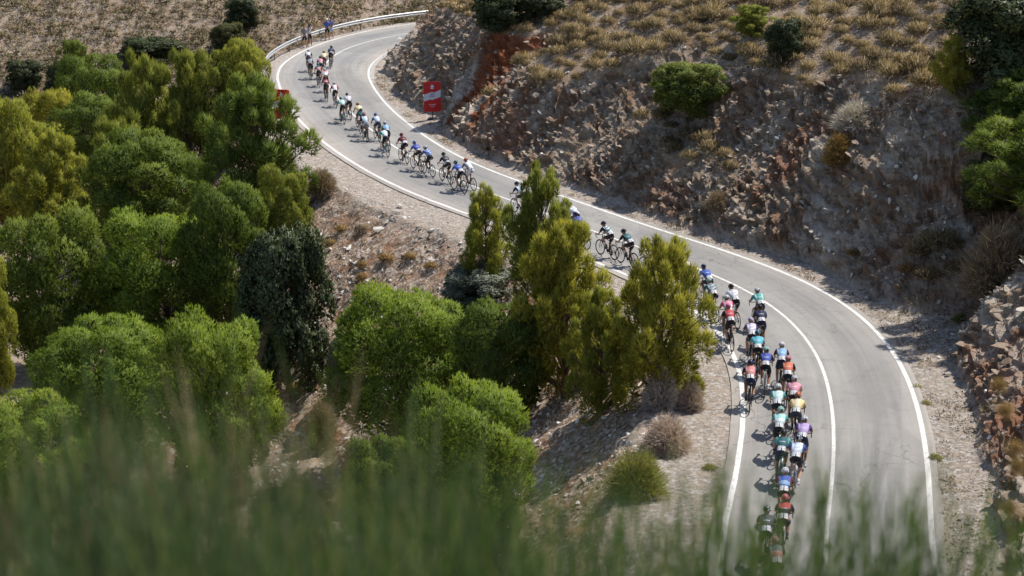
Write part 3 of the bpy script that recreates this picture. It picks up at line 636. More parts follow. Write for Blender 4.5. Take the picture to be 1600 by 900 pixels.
PLANTS = [
    ('pine_tree', 'dome', 'yellow', -31.93, 98.16, 9.95, 4.62, "yellow green pine cut off by the left edge of the photo, upper one"),
    ('pine_tree', 'dome', 'gold', -34.39, 117.43, 8.03, 3.83, "golden tipped pine just right of the one at the upper left edge"),
    ('pine_tree', 'dome', 'green', -32.20, 122.52, 9.11, 5.95, "broad umbrella shaped bright green pine in the back row of the grove"),
    ('pine_tree', 'cone', 'olive', -20.66, 89.67, 9.09, 4.38, "tall olive green pine in the middle of the left grove"),
    ('pine_tree', 'cone', 'olive', -18.20, 88.84, 8.12, 2.88, "slim olive pine right behind the tallest middle pine of the grove"),
    ('pine_tree', 'dome', 'olive', -16.74, 89.40, 6.91, 2.71, "narrow pine between the slim olive pine and the yellowish guardrail pine"),
    ('pine_tree', 'dome', 'yellow', -15.23, 90.39, 6.19, 3.03, "yellowish pine crown in front of the left end of the crash barrier"),
    ('pine_tree', 'cone', 'green', -12.82, 78.41, 7.73, 5.70, "wide pine standing against the road shoulder below the half hidden red sign"),
    ('pine_tree', 'cone', 'yellow', -27.45, 93.68, 7.31, 4.39, "open yellow green pine with bare lower trunk in the left grove"),
    ('pine_tree', 'cone', 'olive', -21.80, 86.10, 7.58, 3.78, "thin see through pine right of the open yellow green one"),
    ('pine_tree', 'dome', 'green', -12.89, 68.99, 7.78, 4.31, "tall rounded pine left of the dark holm oak"),
    ('pine_tree', 'dome', 'bright', -16.08, 70.59, 7.50, 5.79, "largest bright green domed pine in the centre of the left grove"),
    ('pine_tree', 'dome', 'green', -21.58, 71.45, 8.72, 4.91, "dense rounded pine at mid height near the left edge"),
    ('holm_oak', 'oak', 'oak', -9.50, 63.88, 7.32, 3.65, "dark grey green holm oak between the pines and the scree slope"),
    ('pine_tree', 'dome', 'bright', -16.33, 59.20, 6.14, 5.26, "low spreading pine above the blurred stems, left of a pair"),
    ('pine_tree', 'dome', 'bright', -11.18, 56.07, 7.27, 4.74, "low spreading pine above the blurred stems, right of a pair"),
    ('pine_tree', 'dome', 'yellow', -22.79, 65.13, 7.71, 2.58, "sliver of a yellow green pine on the left edge of the photo"),
    ('pine_tree', 'dome', 'bright', -4.01, 56.60, 6.68, 5.97, "very wide bright green pine below the middle of the road"),
    ('pine_tree', 'dome', 'green', -0.37, 54.10, 4.82, 3.86, "shaded green pine right behind the very wide one"),
    ('pine_tree', 'dome', 'bright', -1.41, 43.27, 5.71, 4.45, "round bright green pine low in the centre below the very wide pine"),
    ('pine_tree', 'dome', 'green', -4.24, 47.36, 4.51, 2.90, "small pine half lost behind blurred stems at the bottom centre"),
    ('pine_tree', 'cone', 'yellow', -1.10, 64.13, 4.39, 2.29, "small yellow green pine at the road edge, left of three in a row"),
    ('pine_tree', 'cone', 'olive', 1.17, 60.54, 5.89, 3.12, "taller pine at the road edge hiding part of the road, middle of the row"),
    ('pine_tree', 'cone', 'gold', 1.84, 53.66, 6.66, 3.70, "golden green pine in front of the taller roadside pine"),
    ('pine_tree', 'cone', 'yellow', 2.96, 49.77, 4.44, 2.38, "small pine filling the gap left of the lone conical roadside pine"),
    ('pine_tree', 'cone', 'gold', 4.81, 48.58, 5.65, 3.24, "lone conical golden pine right beside the peloton on the inner bend"),
    ('pine_tree', 'dome', 'bright', -18.05, 54.96, 5.06, 3.64, "small pine under the left pair, mostly behind blurred stems"),
    ('pine_tree', 'cone', 'green', -41.51, 151.23, 5.85, 3.53, "small bright green pine alone at the foot of the far hillside"),
    ('juniper_bush', 'juniper', 'juniper', 8.53, 75.91, 2.47, 3.12, "dense round green bush on the rim of the road cut"),
    ('pine_tree', 'cone', 'green', 20.06, 60.80, 3.13, 5.32, "large dark green pine on the right edge above the ravine"),
    ('holm_oak', 'oak', 'oakdark', 20.31, 63.81, 4.49, 5.14, "dark oak filling the top right corner"),
    ('young_pine', 'cone', 'gold', 17.77, 64.03, 2.36, 1.59, "small lime yellow young pine left of the large pine on the right edge"),
    ('shrub', 'oak', 'oakdark', 12.65, 74.20, 1.80, 1.84, "dark evergreen shrub high on the tussock slope"),
    ('shrub', 'cone', 'olive', 11.66, 78.25, 1.59, 2.18, "olive green shrub near the top edge above the dark shrub"),
    ('shrub', 'oak', 'oakdark', -0.54, 94.16, 2.36, 3.93, "dark shrub on top of the spur at the top edge, left of two"),
    ('shrub', 'oak', 'oakdark', 1.87, 93.91, 1.49, 2.83, "dark shrub on top of the spur at the top edge, right of two"),
    ('shrub', 'oak', 'oakolive', 18.35, 59.53, 2.28, 2.25, "olive shrub under the large pine on the right edge"),
    ('shrub', 'oak', 'oakdark', -35.90, 158.38, 2.31, 5.96, "wide dark shrub on the lower far hillside"),
    ('shrub', 'oak', 'oakdark', -47.32, 154.59, 2.79, 3.61, "dark rounded shrub near the left edge of the far hillside"),
    ('shrub', 'oak', 'oakdark', -43.11, 152.23, 3.31, 3.07, "dark shrub left of the small far pine"),
    ('shrub', 'oak', 'oakdark', -27.45, 163.12, 3.04, 3.37, "dark shrub in the gully of the far hillside near the top edge"),
    ('shrub', 'oak', 'oakolive', -28.20, 159.13, 2.68, 3.11, "dull green shrub lower in the gully of the far hillside"),
    ('shrub', 'oak', 'greygreen', -1.40, 63.35, 1.72, 3.32, "silvery grey green shrub between the wide pine and the roadside pines"),
    ('shrub', 'oak', 'greygreen', -6.88, 61.87, 2.50, 1.68, "silvery shrub at the left foot of the very wide pine"),
    ('dry_bush', 'twig', 'brown', -9.48, 77.84, 1.44, 1.66, "brown dry bush on the shoulder beside the wide roadside pine"),
    ('dry_bush', 'twig', 'grey', 4.77, 47.95, 1.66, 1.23, "grey leafless bush left behind the teal bottle"),
    ('dry_bush', 'twig', 'grey', 5.84, 49.84, 0.79, 1.02, "small grey leafless bush nearest to the lone conical pine"),
    ('dry_bush', 'twig', 'pinkbrown', 5.71, 47.80, 1.13, 0.96, "pinkish brown round bush right of the teal bottle"),
    ('dry_bush', 'twig', 'pinkbrown', 4.68, 44.66, 1.31, 1.54, "lowest pinkish brown leafless bush on the gravel"),
    ('green_bush', 'twig', 'greenbush', 3.52, 41.51, 1.52, 1.73, "green and rust coloured low bush on the inner gravel shoulder"),
    ('dry_bush', 'twig', 'brown', 17.28, 54.56, 2.91, 2.64, "large brown dry bush hanging over the cut at the right edge"),
    ('dry_bush', 'twig', 'brown', 9.14, 69.18, 0.89, 1.14, "straw brown dry bush clinging to the middle of the road cut"),
    ('dry_bush', 'twig', 'grey', 14.60, 66.92, 1.35, 1.96, "grey dry bush at the rim of the cut above the bend"),
    ('dry_bush', 'twig', 'rust', 13.77, 66.09, 1.47, 1.46, "golden dry bush hanging over the rim of the cut"),
    ('dry_bush', 'twig', 'brown', -5.73, 56.68, 1.42, 1.60, "brown dry bush in the gully path left of the blurred stems"),
    ('dry_bush', 'twig', 'brown', -7.65, 59.87, 1.93, 1.34, "brown dry bush on the lower scree"),
    ('pine_tree', 'cone', 'green', 18.92, 56.28, 3.64, 5.29, "lower dark green pine on the right edge in front of the large one"),
    ('pine_tree', 'dome', 'green', -19.42, 82.36, 7.14, 5.77, "shaded pine filling the middle of the left grove behind the largest one"),
    ('pine_tree', 'dome', 'olive', -33.66, 109.44, 6.41, 5.82, "shaded pine between the two yellow ones near the left edge"),
    ('pine_tree', 'dome', 'olive', -10.58, 71.68, 5.65, 2.82, "lower pine skirt above the dark holm oak beside the scree"),
    ('pine_tree', 'dome', 'green', -28.31, 105.47, 6.55, 4.51, "shaded green pine under the umbrella shaped one"),
    ('pine_tree', 'dome', 'green', -10.72, 63.61, 4.56, 2.30, "shaded small pine left of the dark holm oak foot"),
]
GROUPS = {'pine_tree': 'pines growing in the gully below the road', 'holm_oak': 'dark holm oaks', 'shrub': 'evergreen shrubs on the hillsides',
          'dry_bush': 'dry leafless bushes'}
rp = random.Random(5); cnt = {}
for (nm, kd, mt, x, y, h, wd, lab) in PLANTS:
    z = snap(x, y) - .12
    root = bpy.data.objects.new(nm, None); link(root); root.location = (x, y, z); rz = rp.uniform(0, 6.28)
    tag(root, lab, nm.replace('_', ' ').replace('pine tree', 'tree').replace('holm oak', 'tree').replace('juniper bush', 'bush').replace('young pine', 'tree').replace('dry bush', 'bush').replace('green bush', 'bush'), GROUPS.get(nm))
    k = cnt.get(kd, 0); cnt[kd] = k + 1
    if kd == 'twig':
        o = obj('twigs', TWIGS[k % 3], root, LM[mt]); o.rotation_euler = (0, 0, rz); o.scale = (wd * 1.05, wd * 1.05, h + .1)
    else:
        cm, tm, brm = CROWNS[kd][k % len(CROWNS[kd])]
        wd2 = wd * (1.10 if x > -13 else 1.25) * ({'holm_oak': 1.12, 'juniper_bush': 1.2}.get(nm, 1)); bark = M_OBARK if kd == 'oak' else M_BARK
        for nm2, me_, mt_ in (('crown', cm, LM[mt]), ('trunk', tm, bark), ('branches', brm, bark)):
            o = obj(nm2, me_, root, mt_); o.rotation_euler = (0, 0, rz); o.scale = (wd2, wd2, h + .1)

# ---------------------------------------------------------------- dry grass tussocks
def tussock(seed, n, simple_=False):
    """dome of fine dry blades; one triangle each when simple"""
    rng = np.random.RandomState(seed); th = rng.uniform(0, 2 * np.pi, n); ph = np.arccos(rng.uniform(.02, 1, n))
    d = np.stack([np.sin(ph) * np.cos(th), np.sin(ph) * np.sin(th), np.cos(ph)], 1)
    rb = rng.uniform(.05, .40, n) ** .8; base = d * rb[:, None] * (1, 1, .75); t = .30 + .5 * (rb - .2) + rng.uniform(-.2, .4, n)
    NR = d * (1, 1, .8) + np.array([0, 0, .35]) + rng.normal(0, .25, d.shape); NR /= np.linalg.norm(NR, axis=1, keepdims=True)
    L = .17 * (.7 + .6 * rng.rand(n)) * (1.15 if simple_ else 1.0)
    dd = d * (1, 1, .8) + np.array([0, 0, .45]) + rng.normal(0, .22, d.shape); dd /= np.linalg.norm(dd, axis=1, keepdims=True)
    S = np.cross(dd, rng.normal(0, 1, d.shape)); S /= np.linalg.norm(S, axis=1, keepdims=True); S[(np.cross(S, dd) * NR).sum(1) < 0] *= -1; W = ((.010 if not simple_ else .042) * (.6 + .8 * rng.rand(n)))[:, None]
    tipv = base + dd * L[:, None] - np.array([0, 0, 1]) * (np.sin(ph) * .06)[:, None]
    if simple_:
        V = np.stack([base - S * W, base + S * W, tipv], 1).reshape(-1, 3); F = np.arange(3 * n).reshape(-1, 3); T = np.stack([t * .6, t * .6, t + .25], 1).ravel()  # tint drops at the blade bases: shade low in the tussock, painted in
        return V, F, np.clip(T, 0, 1), np.repeat(NR, 3, 0)
    mid = base + dd * (L * .6)[:, None] + np.array([0, 0, .02])
    V = np.stack([base - S * W, base + S * W, mid - S * W * .7, mid + S * W * .7, tipv], 1).reshape(-1, 3)
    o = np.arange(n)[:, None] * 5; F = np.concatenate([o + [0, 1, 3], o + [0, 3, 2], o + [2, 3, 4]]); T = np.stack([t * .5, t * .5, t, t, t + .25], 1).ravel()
    return V, F, np.clip(T, 0, 1), np.repeat(NR, 5, 0)
TUS = []
for sd_ in (61, 62, 63, 64):
    V, F, T, NN = tussock(sd_, 900); TUS.append(np_mesh('tussock', V, F, None, {'tint': T}, smooth=True, normals=NN))
rng = np.random.RandomState(99)
def scatter(n, x0, x1, y0, y1, dens, rmin, cellmax=999999):
    xs = rng.uniform(x0, x1, n); ys = rng.uniform(y0, y1, n); keep = rng.rand(n) < dens(xs, ys); xs, ys = xs[keep], ys[keep]
    cell = {}; out = []
    for a, b_ in zip(xs, ys):
        c = (int(a // rmin), int(b_ // rmin)); ok = True
        for i in (-1, 0, 1):
            for j in (-1, 0, 1):
                for (p, q) in cell.get((c[0] + i, c[1] + j), ()):
                    if (p - a) ** 2 + (q - b_) ** 2 < rmin * rmin: ok = False
        if ok: cell.setdefault(c, []).append((a, b_)); out.append((a, b_))
    return np.array(out)
def inview(x, y, z, m=1.06):
    p = math.radians(PITCH); zc = z - CAM_H; d = y * math.cos(p) - zc * math.sin(p); up = y * math.sin(p) + zc * math.cos(p)
    return (d > 1) & (np.abs(x / d) < .32 * m) & (np.abs(up / d) < .18 * m + .01)
def dens_hill(x, y):
    i, j = snaps(x, y); ok = (SD_[i, j] > 0) & (E_[i, j] > 2.0) & (rockm[i, j] < .30) & (Z2[i, j] > 1.0) & (grav[i, j] < .3)
    cl = .45 + .9 * vnoise(x / 5, y / 5) 
    return ok * np.clip(cl, 0, 1)
pts = scatter(16000, -8, 42, 50, 132, dens_hill, .76)
i, j = snaps(pts[:, 0], pts[:, 1]); zz = Z2[i, j]; iv = inview(pts[:, 0], pts[:, 1], zz); pts = pts[iv]; zz = zz[iv]
dist = np.hypot(pts[:, 0], pts[:, 1]); order = np.argsort(dist)
print('hill tussocks', len(pts))
stuffV, stuffF, stuffT, stuffN, so_ = [], [], [], [], 0
def push_stuff(V, F, T, NN, x, y, z, s, hs, rz):
    global so_
    c, s_ = math.cos(rz), math.sin(rz); W_ = np.stack([(V[:, 0] * c - V[:, 1] * s_) * s + x, (V[:, 0] * s_ + V[:, 1] * c) * s + y, V[:, 2] * hs + z], 1)
    stuffV.append(W_); stuffN.append(np.stack([NN[:, 0] * c - NN[:, 1] * s_, NN[:, 0] * s_ + NN[:, 1] * c, NN[:, 2]], 1)); stuffF.append(F + so_); stuffT.append(T); so_ += len(V)
low = [tussock(71 + k, 200, True) for k in range(4)]
for q, k in enumerate(order):
    x, y = pts[k]; s = rng.uniform(.7, 1.35) * (1.0 if rng.rand() < .8 else 1.35); hs = s * rng.uniform(.75, 1.1)
    if q < 300:
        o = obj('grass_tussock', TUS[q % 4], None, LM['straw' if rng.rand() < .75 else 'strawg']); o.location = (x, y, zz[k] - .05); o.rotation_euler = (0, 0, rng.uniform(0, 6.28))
        o.scale = (s, s, hs); lb = ('dry straw tussock on the spur between hairpin and red rock' if y > 88 else 'dry straw tussock on the slope left of the round green bush' if x < 7.5 else 'dry straw tussock near the rim of the cut above the lower bend' if y < 74 else 'dry straw tussock high on the slope behind the round green bush')
        tag(o, lb, 'grass tussock', 'dry tussocks ' + lb[18:])
    else:
        V, F, T, NN = low[q % 4]; push_stuff(V, F, T, NN, x, y, zz[k] - .05, s, hs, rng.uniform(0, 6.28))
def dens_far(x, y):
    i, j = snaps(x, y); ok = (SD_[i, j] < 0) & (E_[i, j] > 3.0) & (Z2[i, j] > -12)
    return ok * np.clip(.65 + .8 * vnoise(x / 9, y / 9), 0, 1)
fp = scatter(60000, -66, 8, 136, 182, dens_far, .74)
i, j = snaps(fp[:, 0], fp[:, 1]); zf = Z2[i, j]; iv = inview(fp[:, 0], fp[:, 1], zf); fp = fp[iv]; zf = zf[iv]; print('far tussocks', len(fp))
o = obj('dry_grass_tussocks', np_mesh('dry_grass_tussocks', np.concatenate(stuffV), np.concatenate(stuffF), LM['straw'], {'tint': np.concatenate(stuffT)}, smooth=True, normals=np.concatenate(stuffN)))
tag(o, 'dry grass tussocks covering the higher part of the slope', 'grass', kind='stuff')
stuffV, stuffF, stuffT, stuffN, so_ = [], [], [], [], 0
tiny = [tussock(81 + k, 90, True) for k in range(4)]
for q in range(len(fp)):
    V, F, T, NN = tiny[q % 4]; s = rng.uniform(.75, 1.75); push_stuff(V, F, T * rng.uniform(.35, 1.1), NN, fp[q, 0], fp[q, 1], zf[q] - .05, s, s * rng.uniform(.75, 1.05), rng.uniform(0, 6.28))
o = obj('far_grass_tussocks', np_mesh('far_grass_tussocks', np.concatenate(stuffV), np.concatenate(stuffF), LM['far_straw'], {'tint': np.concatenate(stuffT)}, smooth=True, normals=np.concatenate(stuffN)))
tag(o, 'dry grass tussocks covering the far hillside', 'grass', kind='stuff')

# low dead scrub and litter on the slopes, short dry grass on verges
stuffV, stuffF, stuffT, stuffN, so_ = [], [], [], [], 0
def dens_low(x, y):
    i, j = snaps(x, y); e = E_[i, j]; hillp = (SD_[i, j] > 0) & (e > 1.9); vergeR = (SD_[i, j] > 0) & (e > .45) & (e < 2.2); sc = (SD_[i, j] < 0) & (e > 2.6)
    r = rockm[i, j]
    return np.where(hillp, np.where(r > .3, .55, 1.) * np.clip(2.6 * vnoise(x / 2.2 + 3, y / 2.2) - .5, 0, 1), 0) + np.where(vergeR, .85 * np.clip(2.6 * vnoise(x / 1.3, y / 1.3 + 9) - .85, 0, 1), 0) + np.where(sc, .32 * np.clip(3 * vnoise(x / 2.5, y / 2.5 + 50) - 1.3, 0, 1), 0)
lp = scatter(90000, -22, 30, 36, 130, dens_low, .19); i, j = snaps(lp[:, 0], lp[:, 1]); zl = Z2[i, j]; iv = inview(lp[:, 0], lp[:, 1], zl); lp = lp[iv]; zl = zl[iv]; print('low', len(lp))
mini = [tussock(91 + k, 30, True) for k in range(5)]
for q in range(len(lp)):
    V, F, T, NN = mini[q % 5]; s = rng.uniform(.22, .62); push_stuff(V, F, T * rng.uniform(.3, 1.2), NN, lp[q, 0], lp[q, 1], zl[q] - .03, s, s * rng.uniform(.5, 1.0), rng.uniform(0, 6.28))
o = obj('dead_scrub', np_mesh('dead_scrub', np.concatenate(stuffV), np.concatenate(stuffF), LM['brown'], {'tint': np.concatenate(stuffT)}, smooth=True, normals=np.concatenate(stuffN)))
tag(o, 'low dead scrub and dry weeds on slopes and verges', 'scrub', kind='stuff')

# rust coloured tufts one can pick out on the scree, green weeds on the verge
for (x, y, s, mt, lab, nm) in [
    (-8.06, 73.40, 0.80, 'rust', 'rust coloured dry tuft high on the scree, upper of two', 'dry_tuft'),
    (-8.53, 72.81, 0.75, 'rust', 'rust coloured dry tuft high on the scree, lower of two', 'dry_tuft'),
    (-5.60, 68.92, 0.90, 'rust', 'rust coloured tuft in the middle of the scree, nearest the wide pine', 'dry_tuft'),
    (-4.50, 68.41, 0.80, 'rust', 'rust tuft at the right half of the scree', 'dry_tuft'),
    (-6.68, 68.54, 0.70, 'rust', 'rust tuft low on the scree above the silvery shrub', 'dry_tuft'),
    (-6.74, 69.30, 0.60, 'rust', 'small rust tuft between the two lower scree tufts', 'dry_tuft'),
    (-3.54, 67.29, 0.70, 'rust', 'rightmost rust tuft on the scree near the small roadside pine', 'dry_tuft'),
    (-6.99, 72.36, 0.70, 'brown', 'brown tuft beside the flat slabs on the scree', 'dry_tuft'),
    (-9.24, 63.57, 0.80, 'rust', 'rust tuft at the foot of the dark holm oak', 'dry_tuft'),
    (13.42, 49.69, 0.45, 'greenbush', 'small green weed beside the white line at the outer bend, upper', 'weed'),
    (13.33, 48.14, 0.40, 'greenbush', 'small green weed beside the white line at the outer bend, middle', 'weed'),
    (12.53, 43.72, 0.50, 'greenbush', 'small green weed beside the white line at the outer bend, lowest', 'weed'),
    (5.77, 43.09, 0.50, 'greenbush', 'small green weed on the inner gravel shoulder near the gutter', 'weed'),
    (-1.38, 84.49, 0.50, 'strawg', 'pale green tuft at the foot of the cut above the blue rider', 'weed'),
    (13.69, 61.72, 0.60, 'rust', 'golden tuft low on the cut above the outer bend', 'dry_tuft'),
    (15.21, 58.71, 0.90, 'rust', 'golden and green tuft on the cut beside the ravine', 'dry_tuft'),
    (16.51, 55.92, 0.70, 'greenbush', 'green weed in the ravine', 'weed'),
]:
    o = obj(nm, TUS[int(x * 10) % 4], None, LM[mt]); o.location = (x, y, snap(x, y) - .04); o.scale = (s, s, s * .9); tag(o, lab, 'grass tuft' if nm == 'dry_tuft' else 'weed')

# ---------------------------------------------------------------- stones
def stone_mesh(seed, flat=.45, pts=9):
    r = random.Random(seed); bm = bmesh.new()
    for k in range(pts):
        v = Vector((r.gauss(0, 1), r.gauss(0, 1), r.gauss(0, 1))).normalized() * r.uniform(.75, 1); bm.verts.new((v.x * .5, v.y * .38, v.z * .5 * flat))
    res = bmesh.ops.convex_hull(bm, input=bm.verts[:])
    bmesh.ops.delete(bm, geom=[g_ for g_ in res['geom_interior'] if isinstance(g_, bmesh.types.BMVert)], context='VERTS')
    bmesh.ops.triangulate(bm, faces=bm.faces[:])
    me = bm_mesh('stone', bm); me.attributes.new('tint', 'FLOAT', 'POINT').data.foreach_set('value', [r.uniform(.2, .7)] * len(me.vertices)); return me
STN = [stone_mesh(s, f) for s, f in ((1, .5), (2, .3), (3, .7), (4, .35), (5, .25), (6, .55), (7, .4), (8, .6))]
SARR = []
for me_ in STN:
    V = np.zeros(len(me_.vertices) * 3, np.float32); me_.vertices.foreach_get('co', V); F = np.zeros(len(me_.polygons) * 3, np.int32); me_.polygons.foreach_get('vertices', F); SARR.append((V.reshape(-1, 3), F.reshape(-1, 3)))
def rotm(n):
    a, b_, c = rng.uniform(-.5, .5, n), rng.uniform(-.5, .5, n), rng.uniform(0, 6.28, n)
    return a, b_, c
BED = Vector((.42, -.20, .95)).normalized().to_track_quat('Z', 'Y').to_matrix()
def stone_field(n, x0, x1, y0, y1, dens, smin, smax, pw, name, label, parts=0, tintf=None, proud=.0, bed=False):
    xs = rng.uniform(x0, x1, n); ys = rng.uniform(y0, y1, n); kp = rng.rand(n) < dens(xs, ys); xs, ys = xs[kp], ys[kp]
    i, j = snaps(xs, ys); zs = Z2[i, j]; xs, ys = X2[i, j] + rng.uniform(-.07, .07, len(xs)), Y2[i, j] + rng.uniform(-.07, .07, len(xs)); iv = inview(xs, ys, zs); xs, ys, zs = xs[iv], ys[iv], zs[iv]; i, j = i[iv], j[iv]
    s = smin + (smax - smin) * rng.rand(len(xs)) ** pw; order = np.argsort(-s / np.hypot(xs, ys)); a, b_, c = rotm(len(xs)); N = N_[i, j]
    VV, FF, TT, off = [], [], [], 0
    from mathutils import Euler
    for r_, k in enumerate(order):
        q = Vector(N[k]).to_track_quat('Z', 'Y').to_matrix() @ Euler((a[k], b_[k], c[k])).to_matrix()
        if bed: q = BED @ Euler((a[k] * .35, b_[k] * .35, (c[k] - 3.14) * .35)).to_matrix() @ Matrix.Diagonal((rng.uniform(.9, 1.9), rng.uniform(.8, 1.3), rng.uniform(.5, 1.2)))
        p = np.array([xs[k], ys[k], zs[k]]) + N[k] * s[k] * proud
        if r_ < parts:
            o = obj('stone', STN[r_ % 8], ground, M_STONE); o.matrix_local = Matrix.Translation(p) @ q.to_4x4() @ Matrix.Scale(s[k], 4)
        else:
            V, F = SARR[r_ % 8]; VV.append(V @ (np.array(q).T * s[k]) + p); FF.append(F + off); off += len(V)
            t = tintf(xs[k], ys[k]) if tintf else rng.uniform(.1, .95); TT.append(np.full(len(V), np.clip(t, 0, 1)))
    o = obj(name, np_mesh(name, np.concatenate(VV), np.concatenate(FF), M_STONE, {'tint': np.concatenate(TT)}), ground); tag(o, label, kind='stuff')
    print(name, len(xs), 'tris', sum(len(f) for f in FF))
def d_scree(x, y):
    i, j = snaps(x, y); e = E_[i, j]; sd = SD_[i, j]
    return np.where((sd < 0) & (e > 2.2) & (e < 17), .9, 0) * np.clip(2.2 * vnoise(x / 1.8, y / 1.8) - .35, .1, 1)
def d_verge(x, y):
    i, j = snaps(x, y); e = E_[i, j]; return np.where((e > .5) & (e < 3), np.where(SD_[i, j] > 0, .8, .3), 0)
def d_cut(x, y):
    i, j = snaps(x, y); return np.where(rockm[i, j] > .25, .95, np.where((SD_[i, j] > 0) & (E_[i, j] > 2), .30, 0)) * np.clip(2.4 * vnoise(x / 1.5 + 77, y / 1.5) - .5, .06, 1)
stone_field(46000, -20, 6, 42, 112, d_scree, .05, .42, 3.5, 'scree_stones', 'loose pale stones on the slope below the road', 200)
stone_field(9000, -18, 18, 37, 128, d_verge, .03, .30, 3.2, 'verge_gravel', 'gravel and pebbles on the road verges', 40)
def white_vein(x, y): return sstep(.60, .72, vnoise(x / 1.3 + 31, y / 1.3 + 12) * .6 + vnoise(x / 4.2, y / 4.2 + 3) * .4)
stone_field(36000, -12, 28, 36, 124, d_cut, .05, .36, 3.2, 'cut_fragments', 'broken rock slabs sticking out of the road cut', 60, tintf=lambda x, y: rng.uniform(.05, .5) + .62 * float(white_vein(np.array([x]), np.array([y]))[0]), proud=.10)
def d_bed(x, y):
    i, j = snaps(x, y); return np.where(rockm[i, j] > .2, 1., 0) * np.clip(3.2 * vnoise(x / 2.1 + 7, y / 2.1 + 70) - 1.0, .05, 1)
stone_field(60000, -12, 28, 36, 124, d_bed, .10, .65, 2.6, 'bedded_slabs', 'bedded slabs breaking out of the road cut', 0, tintf=lambda x, y: rng.uniform(.0, .42) + .30 * float(white_vein(np.array([x]), np.array([y]))[0]), proud=.02, bed=True)
# the flat slabs that one can pick out high on the scree
for (x, y, s, h, rz, lab) in [
    (-5.64, 72.61, 1.00, 0.35, 0.20, 'flat tan slab high on the scree, upper of the pair'),
    (-6.19, 71.80, 1.10, 0.40, 0.60, 'flat tan slab high on the scree casting a shadow, lower of the pair'),
    (-7.54, 71.41, 0.70, 0.40, 1.20, 'tan rock below the pair of flat slabs'),
    (-5.29, 73.73, 0.60, 0.50, 2.00, 'pale rock above the flat slabs near the shoulder'),
    (-5.84, 72.04, 0.50, 0.50, 0.40, 'white rock between the two flat slabs'),
    (14.65, 50.51, 0.35, 0.30, 0.30, 'pale stone on the verge of the outer bend'),
]:
    o = obj('rock', STN[int(abs(x) * 7) % 8], None, M_STONE); o.location = (x, y, snap(x, y) + .08); o.scale = (s, s * .8, h); o.rotation_euler = (.15, -.25, rz)
    tag(o, lab, 'rock')

# ---------------------------------------------------------------- broom stems close to the camera
def broom_mesh(seed, n, spread, hgt):
    rng = np.random.RandomState(seed); bx = rng.normal(0, .16, n) * spread; by = rng.normal(0, .16, n) * spread
    th = rng.uniform(0, 2 * np.pi, n); lean = np.abs(rng.normal(0, .22, n)); h = hgt * rng.uniform(.55, 1.0, n)
    V, F, T = [], [], []; seg = 4; t = .35 + rng.uniform(-.3, .3, n)
    px, py, pz = bx, by, np.zeros(n); dx, dy = np.cos(th) * lean + bx * .35, np.sin(th) * lean + by * .35
    w0 = rng.uniform(.004, .0075, n); P = []
    for k in range(seg + 1):
        u = k / seg; P.append(np.stack([bx + dx * h * u ** 1.2 + rng.normal(0, .008, n), by + dy * h * u ** 1.2 + rng.normal(0, .008, n), h * u * (1 - .08 * lean * u)], 1))
    sx = rng.normal(0, 1, n); sy = rng.normal(0, 1, n); nn = np.hypot(sx, sy); S = np.stack([sx / nn, sy / nn, np.zeros(n)], 1)
    rows = []
    for k in range(seg + 1):
        wk = (w0 * (1 - .75 * k / seg))[:, None]; rows += [P[k] - S * wk, P[k] + S * wk]
    V = np.stack(rows, 1).reshape(-1, 3); o = np.arange(n)[:, None] * (2 * seg + 2)
    F = np.concatenate([o + [2 * k, 2 * k + 1, 2 * k + 3, 2 * k + 2] for k in range(seg)])
    T = np.stack([t + (.45 * (k / 2 / seg) ** 3 if k > 0 else 0) * (t > .42) for k in range(2 * seg + 2)], 1).ravel()
    # side shoots
    m = n * 5; k = rng.randint(0, n, m); u = rng.uniform(.35, .98, m); bpos = np.stack([np.interp(u[q], np.linspace(0, 1, seg + 1), [P[r][k[q]][c] for r in range(seg + 1)]) for q in range(m) for c in range(3)]).reshape(m, 3)
    dd = np.stack([rng.normal(0, .35, m), rng.normal(0, .35, m), np.ones(m)], 1); dd /= np.linalg.norm(dd, axis=1, keepdims=True)
    V2, F2, T2 = blades(bpos, dd, .16, .008, .12, 1, rng, t[k])
    F2q = np.c_[F2, F2[:, 2]]
    me = np_mesh('stems', np.r_[V, V2], np.r_[np.c_[F[:, :3]], F[:, [0, 2, 3]], F2 + len(V)], None, {'tint': np.clip(np.r_[T, T2], 0, 1)})
    return me
BROOM = [broom_mesh(101, 300, 1.1, 1.0), broom_mesh(102, 300, 1.2, 1.0), broom_mesh(103, 210, 1.25, 1.0)]
